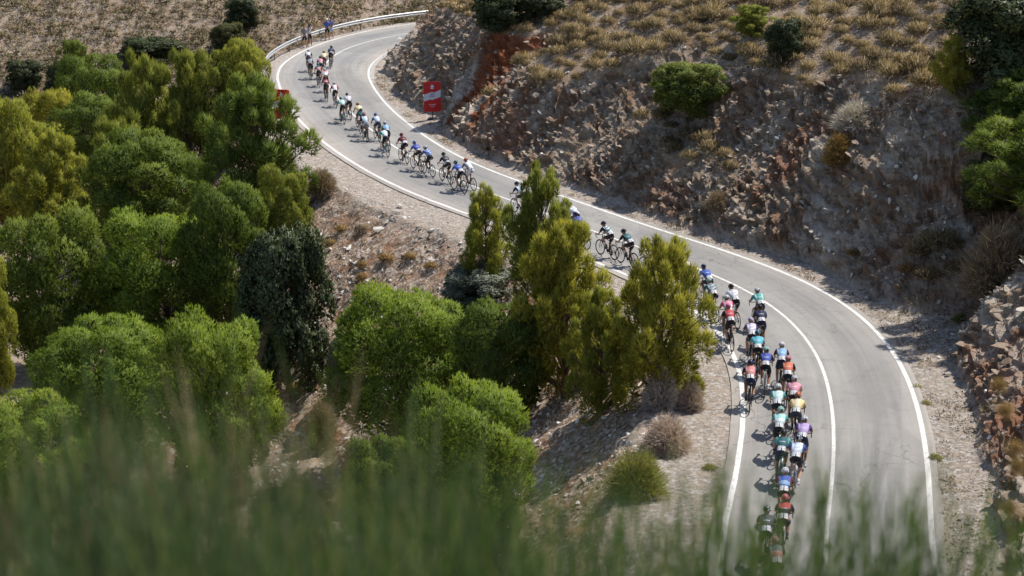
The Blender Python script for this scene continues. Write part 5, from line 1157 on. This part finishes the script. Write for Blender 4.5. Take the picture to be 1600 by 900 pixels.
RIDERS = [
    (-12.82, 113.13, 91.3, 3, ('navy', 'white', 'navy', 'low'), ('black', 'dgrey'), 'black', 'dark', 0, 'black', 0, 'rider in navy and white leading at the hairpin, black helmet', 'black bicycle of the rider in navy and white leading at the hairpin, black helmet'),
    (-13.08, 110.95, 94.6, 2, ('cream', 'yellow', 'yellow', 'low'), ('gold', 'brown'), 'black', 'white', 2, 'black', 0, 'cream and yellow jersey rider just behind the leader at the hairpin', 'black bicycle of the cream and yellow jersey rider just behind the leader at the hairpin'),
    (-14.23, 111.52, 93.1, 0, ('white', 'navy', 'navy', 'low'), ('white', 'grey'), 'navy', 'white', 1, 'black', 0, 'white helmeted rider nearest the spectators, navy sleeves', 'black bicycle of the white helmeted rider nearest the spectators, navy sleeves'),
    (-13.73, 108.44, 102.1, 0, ('lgrey', 'navy', 'navy', 'print'), ('navy', 'grey'), 'black', 'dark', 0, 'black', 0, 'grey blue jersey rider right behind the white helmet nearest the spectators', 'black bicycle of the grey blue jersey rider right behind the white helmet nearest the spectators'),
    (-13.03, 108.58, 98.4, 3, ('pink', 'white', 'maroon', 'low'), ('maroon', 'black'), 'black', 'white', 2, 'black', 0, 'pink back with maroon sleeves, third in the hairpin group', 'black bicycle of the pink back with maroon sleeves, third in the hairpin group'),
    (-12.83, 105.65, 102.1, 3, ('salmon', 'dteal', 'dteal', 'high'), ('dteal', 'sky'), 'black', 'dark', 1, 'black', 0, 'salmon and dark teal jersey rider in the hairpin group', 'black bicycle of the salmon and dark teal jersey rider in the hairpin group'),
    (-12.16, 103.60, 102.6, 1, ('white', 'pink', 'white', 'high'), ('white', 'lgrey'), 'black', 'white', 0, 'black', 0, 'white jersey and white helmet, in front of a maroon rider', 'black bicycle of the white jersey and white helmet, in front of a maroon rider'),
    (-11.78, 100.56, 102.3, 2, ('maroon', 'pink', 'maroon', 'mid'), ('maroon', 'red'), 'black', 'dark', 2, 'black', 0, 'maroon jersey and helmet right behind an all white rider', 'black bicycle of the maroon jersey and helmet right behind an all white rider'),
    (-10.99, 98.47, 102.6, 2, ('white', 'pink', 'maroon', 'sides'), ('white', 'grey'), 'black', 'white', 1, 'black', 1, 'white and pink back with maroon sleeve, riding on the centre line', 'black bicycle of the white and pink back with maroon sleeve, riding on the centre line'),
    (-9.78, 94.75, 108.8, 0, ('white', 'lavender', 'white', 'print'), ('navy', 'white'), 'black', 'white', 0, 'black', 0, 'white jersey rider with dark helmet beside a teal one, upper road', 'black bicycle of the white jersey rider with dark helmet beside a teal one, upper road'),
    (-10.03, 93.49, 108.0, 3, ('mint', 'white', 'teal', 'sides'), ('teal', 'white'), 'black', 'dark', 2, 'teal', 0, 'mint and white jersey rider with teal helmet, upper road', 'teal bicycle of the mint and white jersey rider with teal helmet, upper road'),
    (-8.85, 91.68, 111.1, 0, ('cream', 'yellow', 'yellow', 'print'), ('gold', 'brown'), 'black', 'dark', 1, 'black', 0, 'yellow jersey rider with golden helmet, upper road', 'black bicycle of the yellow jersey rider with golden helmet, upper road'),
    (-8.50, 89.82, 110.7, 1, ('dteal', 'pale', 'dteal', 'low'), ('dteal', 'black'), 'navy', 'dark', 0, 'black', 0, 'dark teal rider between the yellow jersey and the red helmet', 'black bicycle of the dark teal rider between the yellow jersey and the red helmet'),
    (-8.24, 88.50, 107.5, 1, ('pale', 'white', 'navy', 'sides'), ('red', 'maroon'), 'lgrey', 'white', 2, 'black', 0, 'red helmet and pale blue white jersey, upper road', 'black bicycle of the red helmet and pale blue white jersey, upper road'),
    (-7.56, 88.50, 109.4, 1, ('pale', 'white', 'blue', 'print'), ('blue', 'sky'), 'navy', 'dark', 1, 'black', 0, 'pale blue and white jersey with blue helmet, right lane, upper road', 'black bicycle of the pale blue and white jersey with blue helmet, right lane, upper road'),
    (-6.86, 86.14, 109.2, 0, ('sky', 'white', 'dteal', 'low'), ('white', 'lgrey'), 'navy', 'white', 0, 'black', 0, 'sky blue and white jersey with white helmet, upper road', 'black bicycle of the sky blue and white jersey with white helmet, upper road'),
    (-6.83, 84.58, 111.7, 2, ('white', 'mint', 'teal', 'sides'), ('dteal', 'white'), 'black', 'white', 2, 'teal', 0, 'white and mint jersey on a teal bicycle, upper road', 'teal bicycle of the white and mint jersey on a teal bicycle, upper road'),
    (-5.71, 82.99, 114.2, 3, ('maroon', 'white', 'maroon', 'low'), ('maroon', 'red'), 'black', 'dark', 1, 'black', 1, 'maroon and white rider alone in the middle of the upper road', 'black bicycle of the maroon and white rider alone in the middle of the upper road'),
    (-4.88, 81.07, 119.2, 0, ('royal', 'white', 'royal', 'low'), ('blue', 'white'), 'black', 'white', 0, 'black', 0, 'royal blue rider with blue helmet, left of two in blue', 'black bicycle of the royal blue rider with blue helmet, left of two in blue'),
    (-4.25, 79.90, 119.8, 2, ('royal', 'pale', 'royal', 'print'), ('white', 'blue'), 'black', 'white', 2, 'black', 0, 'royal blue and pale jersey with white helmet, right of two in blue', 'black bicycle: royal blue and pale jersey with white helmet, right of two in blue'),
    (-3.27, 78.31, 117.5, 0, ('dgrey', 'white', 'black', 'low'), ('black', 'dgrey'), 'black', 'dark', 1, 'black', 0, 'black and white rider before the last pair on the upper road', 'black bicycle of the black and white rider before the last pair on the upper road'),
    (-2.57, 76.45, 122.1, 3, ('blue', 'white', 'blue', 'low'), ('dteal', 'teal'), 'black', 'white', 0, 'black', 1, 'blue jersey rider with teal helmet, last on the open upper road', 'black bicycle of the blue jersey rider with teal helmet, last on the open upper road'),
    (-2.10, 77.01, 119.9, 3, ('white', 'lgrey', 'grey', 'sides'), ('orange', 'red'), 'white', 'white', 2, 'maroon', 1, 'white kit and orange helmet, beside the last blue rider', 'maroon bicycle of the white kit and orange helmet, beside the last blue rider'),
    (0.42, 72.03, 123.1, 0, ('pale', 'white', 'navy', 'sides'), ('navy', 'black'), 'black', 'dark', 1, 'black', 1, 'pale blue rider half hidden by the taller roadside pine', 'black bicycle of the pale blue rider half hidden by the taller roadside pine'),
    (2.76, 68.20, 126.7, 0, ('white', 'lgrey', 'white', 'print'), ('black', 'grey'), 'black', 'white', 0, 'black', 1, 'white jersey rider emerging right of the taller roadside pine', 'black bicycle of the white jersey rider emerging right of the taller roadside pine'),
    (2.94, 66.46, 125.0, 3, ('royal', 'lavender', 'royal', 'low'), ('navy', 'blue'), 'black', 'dark', 2, 'black', 1, 'lilac and blue jersey rider emerging from behind the pine', 'black bicycle of the lilac and blue jersey rider emerging from behind the pine'),
    (4.06, 64.90, 123.1, 1, ('dteal', 'white', 'black', 'print'), ('black', 'dgrey'), 'black', 'dark', 1, 'black', 1, 'dark teal and white rider in the gap between the pines, left one', 'black bicycle: dark teal and white rider in the gap between the pines, left one'),
    (4.82, 63.67, 121.8, 1, ('dteal', 'white', 'black', 'low'), ('black', 'dgrey'), 'black', 'dark', 0, 'black', 1, 'dark teal and white rider in the gap between the pines, right one', 'black bicycle: dark teal and white rider in the gap between the pines, right one'),
    (5.71, 62.29, 123.4, 4, ('navy', 'grey', 'navy', 'low'), ('dgrey', 'black'), 'black', 'dark', 2, 'black', 1, 'dark rider hidden behind the tip of the lone golden pine', 'black bicycle of the dark rider hidden behind the tip of the lone golden pine'),
    (6.49, 61.13, 120.0, 4, ('pale', 'white', 'dteal', 'low'), ('dteal', 'black'), 'black', 'white', 1, 'black', 1, 'pale blue jersey rider behind the right flank of the lone golden pine', 'black bicycle: pale blue jersey rider behind the right flank of the lone golden pine'),
    (6.83, 59.51, 113.8, 2, ('white', 'pink', 'white', 'print'), ('black', 'white'), 'black', 'white', 0, 'white', 1, 'pinkish white jersey and black helmet, just clear of the lone pine', 'white bicycle of the pinkish white jersey and black helmet, just clear of the lone pine'),
    (7.48, 58.50, 110.5, 1, ('blue', 'pale', 'blue', 'low'), ('black', 'sky'), 'black', 'dark', 2, 'black', 1, 'blue jersey rider where the peloton emerges from the lone pine', 'black bicycle of the blue jersey rider where the peloton emerges from the lone pine'),
    (7.44, 56.64, 104.7, 3, ('lgrey', 'dteal', 'dteal', 'print'), ('mint', 'black'), 'black', 'white', 1, 'teal', 1, 'grey mottled jersey with mint helmet, behind the blue jersey', 'teal bicycle of the grey mottled jersey with mint helmet, behind the blue jersey'),
    (8.15, 55.91, 102.7, 0, ('white', 'lgrey', 'white', 'print'), ('black', 'dgrey'), 'black', 'white', 0, 'white', 1, 'white jersey with black helmet at the top of the lower bend', 'white bicycle of the white jersey with black helmet at the top of the lower bend'),
    (7.76, 54.57, 94.2, 4, ('pink', 'white', 'magenta', 'mid'), ('white', 'grey'), 'black', 'white', 2, 'black', 1, 'white and magenta jersey with white helmet in the lower bend', 'black bicycle of the white and magenta jersey with white helmet in the lower bend'),
    (7.69, 53.52, 95.7, 2, ('red', 'white', 'black', 'low'), ('magenta', 'pink'), 'black', 'dark', 1, 'black', 1, 'red jersey rider with magenta helmet in the lower bend', 'black bicycle of the red jersey rider with magenta helmet in the lower bend'),
    (9.01, 55.43, 97.4, 4, ('teal', 'mint', 'teal', 'sides'), ('white', 'black'), 'black', 'dark', 0, 'black', 1, 'teal jersey rider with white helmet riding on the centre line', 'black bicycle of the teal jersey rider with white helmet riding on the centre line'),
    (8.77, 53.45, 89.8, 1, ('navy', 'white', 'navy', 'low'), ('black', 'navy'), 'navy', 'dark', 2, 'black', 1, 'navy rider right behind the teal one near the centre line', 'black bicycle of the navy rider right behind the teal one near the centre line'),
    (8.23, 52.01, 88.5, 4, ('white', 'lavender', 'purple', 'print'), ('lavender', 'white'), 'black', 'dark', 1, 'black', 1, 'white and purple jersey rider with lilac helmet', 'black bicycle of the white and purple jersey rider with lilac helmet'),
    (8.24, 50.65, 84.3, 1, ('cyan', 'white', 'cyan', 'low'), ('dteal', 'sky'), 'black', 'dark', 0, 'black', 1, 'bright cyan jersey rider with dark teal helmet', 'black bicycle of the bright cyan jersey rider with dark teal helmet'),
    (8.26, 48.97, 80.9, 0, ('royal', 'white', 'navy', 'low'), ('mint', 'black'), 'black', 'white', 2, 'white', 1, 'royal blue rider with mint helmet on a white bicycle', 'white bicycle of the royal blue rider with mint helmet on a white bicycle'),
    (8.85, 49.44, 82.1, 3, ('sky', 'white', 'maroon', 'low'), ('white', 'lgrey'), 'navy', 'white', 1, 'black', 1, 'sky blue jersey with maroon sleeves, right file', 'black bicycle of the sky blue jersey with maroon sleeves, right file'),
    (8.83, 48.10, 81.2, 4, ('orange', 'white', 'black', 'low'), ('pink', 'red'), 'black', 'dark', 0, 'black', 1, 'orange and black rider with pink helmet, right file', 'black bicycle of the orange and black rider with pink helmet, right file'),
    (7.58, 47.74, 83.5, 4, ('salmon', 'navy', 'navy', 'low'), ('navy', 'purple'), 'navy', 'dark', 2, 'black', 1, 'navy and salmon red rider alone beside the left white line', 'black bicycle of the navy and salmon red rider alone beside the left white line'),
    (8.72, 46.28, 79.6, 4, ('pink', 'white', 'pink', 'low'), ('white', 'black'), 'black', 'dark', 1, 'black', 1, 'pink jersey rider with white helmet, right file', 'black bicycle of the pink jersey rider with white helmet, right file'),
    (8.10, 45.56, 80.1, 1, ('mint', 'white', 'teal', 'print'), ('white', 'teal'), 'black', 'dark', 0, 'black', 1, 'first of two mint jersey riders, white and teal helmet', 'black bicycle of the first of two mint jersey riders, white and teal helmet'),
    (8.57, 44.88, 77.1, 1, ('cream', 'yellow', 'yellow', 'sides'), ('orange', 'gold'), 'dgrey', 'dark', 2, 'black', 1, 'yellow jersey rider with orange helmet, right file', 'black bicycle of the yellow jersey rider with orange helmet, right file'),
    (7.86, 43.67, 77.9, 2, ('mint', 'white', 'teal', 'mid'), ('mint', 'black'), 'black', 'dark', 1, 'black', 1, 'second of two mint jersey riders, mint helmet', 'black bicycle of the second of two mint jersey riders, mint helmet'),
    (8.42, 42.94, 75.4, 1, ('lavender', 'white', 'purple', 'low'), ('white', 'black'), 'navy', 'white', 0, 'black', 1, 'lavender jersey rider with white helmet', 'black bicycle of the lavender jersey rider with white helmet'),
    (7.65, 41.92, 75.9, 3, ('dteal', 'white', 'teal', 'low'), ('black', 'dgrey'), 'navy', 'dark', 2, 'teal', 1, 'dark teal rider with white numbers and black helmet', 'teal bicycle of the dark teal rider with white numbers and black helmet'),
    (7.99, 41.50, 74.1, 0, ('white', 'pale', 'royal', 'print'), ('navy', 'white'), 'black', 'white', 1, 'white', 1, 'white and pale blue jersey rider beside the lavender one', 'white bicycle of the white and pale blue jersey rider beside the lavender one'),
    (7.27, 39.22, 78.5, 1, ('blue', 'sky', 'maroon', 'mid'), ('white', 'lgrey'), 'black', 'dark', 0, 'black', 1, 'bright blue rider with white helmet near the bottom of the road', 'black bicycle of the bright blue rider with white helmet near the bottom of the road'),
    (6.99, 37.52, 77.8, 3, ('black', 'red', 'black', 'high'), ('red', 'pink'), 'black', 'dark', 2, 'black', 1, 'black jersey with red shoulders and red helmet, lower road', 'black bicycle of the black jersey with red shoulders and red helmet, lower road'),
    (6.43, 36.81, 81.3, 2, ('dgrey', 'grey', 'dgrey', 'low'), ('black', 'white'), 'black', 'dark', 1, 'black', 1, 'dark grey rider with black and white helmet, lower left of the file', 'black bicycle: dark grey rider with black and white helmet, lower left of the file'),
    (6.41, 35.09, 88.6, 3, ('salmon', 'grey', 'black', 'high'), ('salmon', 'white'), 'black', 'dark', 0, 'black', 1, 'last visible rider, red helmet, lost behind the blurred stems', 'black bicycle of the last visible rider, red helmet, lost behind the blurred stems'),
]
rq = random.Random(3)
for (x, y, yaw, kit, jersey, helm, shorts, sock, skin, fc, num, lab, blab) in RIDERS:
    make_rider(x, y, math.radians(yaw), kit, jersey, helm, shorts, sock, skin, fc, num, lab, blab)

# ================================================================ SPECTATORS BY THE CRASH BARRIER
def standing(name_seed, x, y, yaw, shirt, shorts, cap, lab, arms='phone', pack=None, sleeve=.7):
    P = {}; N = {}; E = []
    N.update({'pelvis': ((0, 0, .95), (.13, .105)), 'waist': ((.01, 0, 1.10), (.125, .10)), 'chest': ((0, 0, 1.29), (.15, .115)), 'upper': ((-.01, 0, 1.41), (.13, .09)), 'neck': ((.01, 0, 1.51), .052)})
    E += [('pelvis', 'waist'), ('waist', 'chest'), ('chest', 'upper'), ('upper', 'neck')]; head_nodes(N, E, 'neck', (.03, 0, 1.63), .15)
    for s, k in ((1, 'l'), (-1, 'r')):
        P['sho' + k] = (-.01, s * .18, 1.41)
        if arms == 'phone': P['elb' + k] = (.14, s * .23, 1.20); P['wrist' + k] = (.32, s * .09, 1.40); pl = (.37, s * .06, 1.46); dv = (.5, 0, .8)
        elif arms == 'hips': P['elb' + k] = (-.08, s * .36, 1.17); P['wrist' + k] = (.02, s * .20, 1.03); pl = (.06, s * .16, 1.0); dv = (.8, 0, -.4)
        else: P['elb' + k] = (-.03, s * .24, 1.13); P['wrist' + k] = (.05, s * .25, .90); pl = (.07, s * .25, .83); dv = (.2, 0, -1)
        P['hip' + k] = (0, s * .09, .92); P['kne' + k] = (.02 + .03 * s, s * .12, .50); P['ank' + k] = (-.01 + .05 * s, s * .14, .09)
        N['sho' + k] = (P['sho' + k], .060); N['elb' + k] = (P['elb' + k], .042); N['wrist' + k] = (P['wrist' + k], .027); N['hip' + k] = (P['hip' + k], .095); N['kne' + k] = (P['kne' + k], .058)
        a, b_ = Vector(P['kne' + k]), Vector(P['ank' + k]); N['cal' + k] = (tuple(a.lerp(b_, .3) - Vector((.015, 0, 0))), .056); N['ank' + k] = (P['ank' + k], .036); N['toe' + k] = (tuple(b_ + Vector((.14, s * .02, -.055))), .036)
        E += [('upper', 'sho' + k), ('sho' + k, 'elb' + k), ('elb' + k, 'wrist' + k), ('pelvis', 'hip' + k), ('hip' + k, 'kne' + k), ('kne' + k, 'cal' + k), ('cal' + k, 'ank' + k), ('ank' + k, 'toe' + k)]
        hand_nodes(N, E, s, P['wrist' + k], pl, dv, (.5, -s * .6, 0), (0, s * .3, .9))
    z = snap(x, y); p = obj('person', skin_mesh('body', N, E, 'pelvis', 1), None, M_SKIN[name_seed % 3]); p.location = (x, y, z); p.rotation_euler = (0, 0, yaw); tag(p, lab, 'person', 'spectators by the crash barrier')
    S = {'hem': ((0, 0, .93), (.155, .13)), 'waist': (N['waist'][0], (.145, .12)), 'chest': (N['chest'][0], (.172, .135)), 'upper': (N['upper'][0], (.15, .11)), 'col': ((.0, 0, 1.47), .075)}; SE = [('hem', 'waist'), ('waist', 'chest'), ('chest', 'upper'), ('upper', 'col')]
    Q = {'waist': ((0, 0, 1.0), (.14, .12)), 'pelvis': ((0, 0, .93), (.155, .13))}; QE = [('waist', 'pelvis')]
    for k in 'lr':
        a, b_ = Vector(P['sho' + k]), Vector(P['elb' + k]); S['sho' + k] = (P['sho' + k], .078); S['slv' + k] = (tuple(a.lerp(b_, sleeve)), .066); SE += [('upper', 'sho' + k), ('sho' + k, 'slv' + k)]
        a, b_ = Vector(P['hip' + k]), Vector(P['kne' + k]); Q['hip' + k] = (P['hip' + k], .112); Q['cuf' + k] = (tuple(a.lerp(b_, .85)), .088); QE += [('pelvis', 'hip' + k), ('hip' + k, 'cuf' + k)]
        an = Vector(P['ank' + k]); obj('shoe', skin_mesh('shoe', {'a': (tuple(an + Vector((-.05, 0, -.045))), .042), 'b': (tuple(an + Vector((.05, 0, -.04))), .045), 'c': (tuple(an + Vector((.16, 0, -.055))), (.042, .03))}, [('a', 'b'), ('b', 'c')], 'a', 1), p, M_DSHOE if name_seed % 2 else M_SHOE)
    obj('shirt', skin_mesh('shirt', S, SE, 'chest', 1), p, plain(shirt, .8)); obj('shorts', skin_mesh('shorts', Q, QE, 'pelvis', 1), p, plain(shorts, .8))
    bm = bmesh.new(); bmesh.ops.create_uvsphere(bm, u_segments=14, v_segments=8, radius=1, matrix=Matrix.Translation((.015, 0, 1.655)) @ Matrix.Diagonal((.108, .092, .098, 1)))
    bmesh.ops.delete(bm, geom=[v for v in bm.verts if v.co.z < 1.645], context='VERTS')
    if cap: add_box(bm, (.14, 0, 1.652), (.13, .15, .012)); obj('cap', bm_mesh('cap', bm, smooth=False), p, plain(cap, .7))
    else: obj('hair', bm_mesh('hair', bm, smooth=True), p, plain('brown', .8))
    if pack:
        bm = bmesh.new(); r_ = add_box(bm, (-.20, 0, 1.24), (.15, .27, .40)); bmesh.ops.bevel(bm, geom=bm.edges[:], offset=.05, segments=2, affect='EDGES')
        for s in (-1, 1): add_tube(bm, [(-.15, s * .09, 1.42), (.02, s * .10, 1.50), (.13, s * .10, 1.38), (.12, s * .12, 1.20), (-.13, s * .12, 1.08)], .014, 5)
        o = obj('backpack', bm_mesh('backpack', bm), None, plain(pack, .7)); o.location = p.location; o.rotation_euler = p.rotation_euler; tag(o, 'dark backpack on the back of the spectator in the white top', 'backpack')
standing(1, -15.85, 122.38, math.radians(-60), 'grey', 'navy', None, 'spectator in grey top and dark shorts, leftmost by the crash barrier', 'down')
standing(2, -15.59, 123.32, math.radians(-55), 'white', 'black', 'black', 'spectator in a white top with dark backpack, second from the left', 'phone', 'navy')
standing(3, -14.57, 126.41, math.radians(-70), 'blue', 'black', 'white', 'spectator in blue shirt and white cap, arms on the hips', 'hips')
standing(4, -14.33, 127.02, math.radians(-60), 'blue', 'pale', 'black', 'spectator in blue shirt and pale shorts, rightmost by the barrier', 'phone')


# ---------------------------------------------------------------- the dropped bottle
def drink():
    root = bpy.data.objects.new('drink_bottle', None); link(root); x, y = 5.16, 48.58; root.location = (x, y, snap(x, y) + .32); root.rotation_euler = (.3, 1.25, .5); root.scale = (1.5, 1.5, 1.5); tag(root, 'teal plastic bottle caught in the grey bushes', 'bottle')
    bm = bmesh.new(); add_tube(bm, [(0, 0, -.10), (0, 0, -.09), (0, 0, .0), (0, 0, .01), (0, 0, .06), (0, 0, .075)], [.030, .037, .037, .033, .037, .028], 14); obj('body', bm_mesh('body', bm), root, plain('teal', .3))
    bm = bmesh.new(); add_tube(bm, [(0, 0, .076), (0, 0, .10), (0, 0, .101), (0, 0, .125)], [.030, .027, .012, .010], 12); obj('cap', bm_mesh('cap', bm), root, plain('white', .3))
drink()
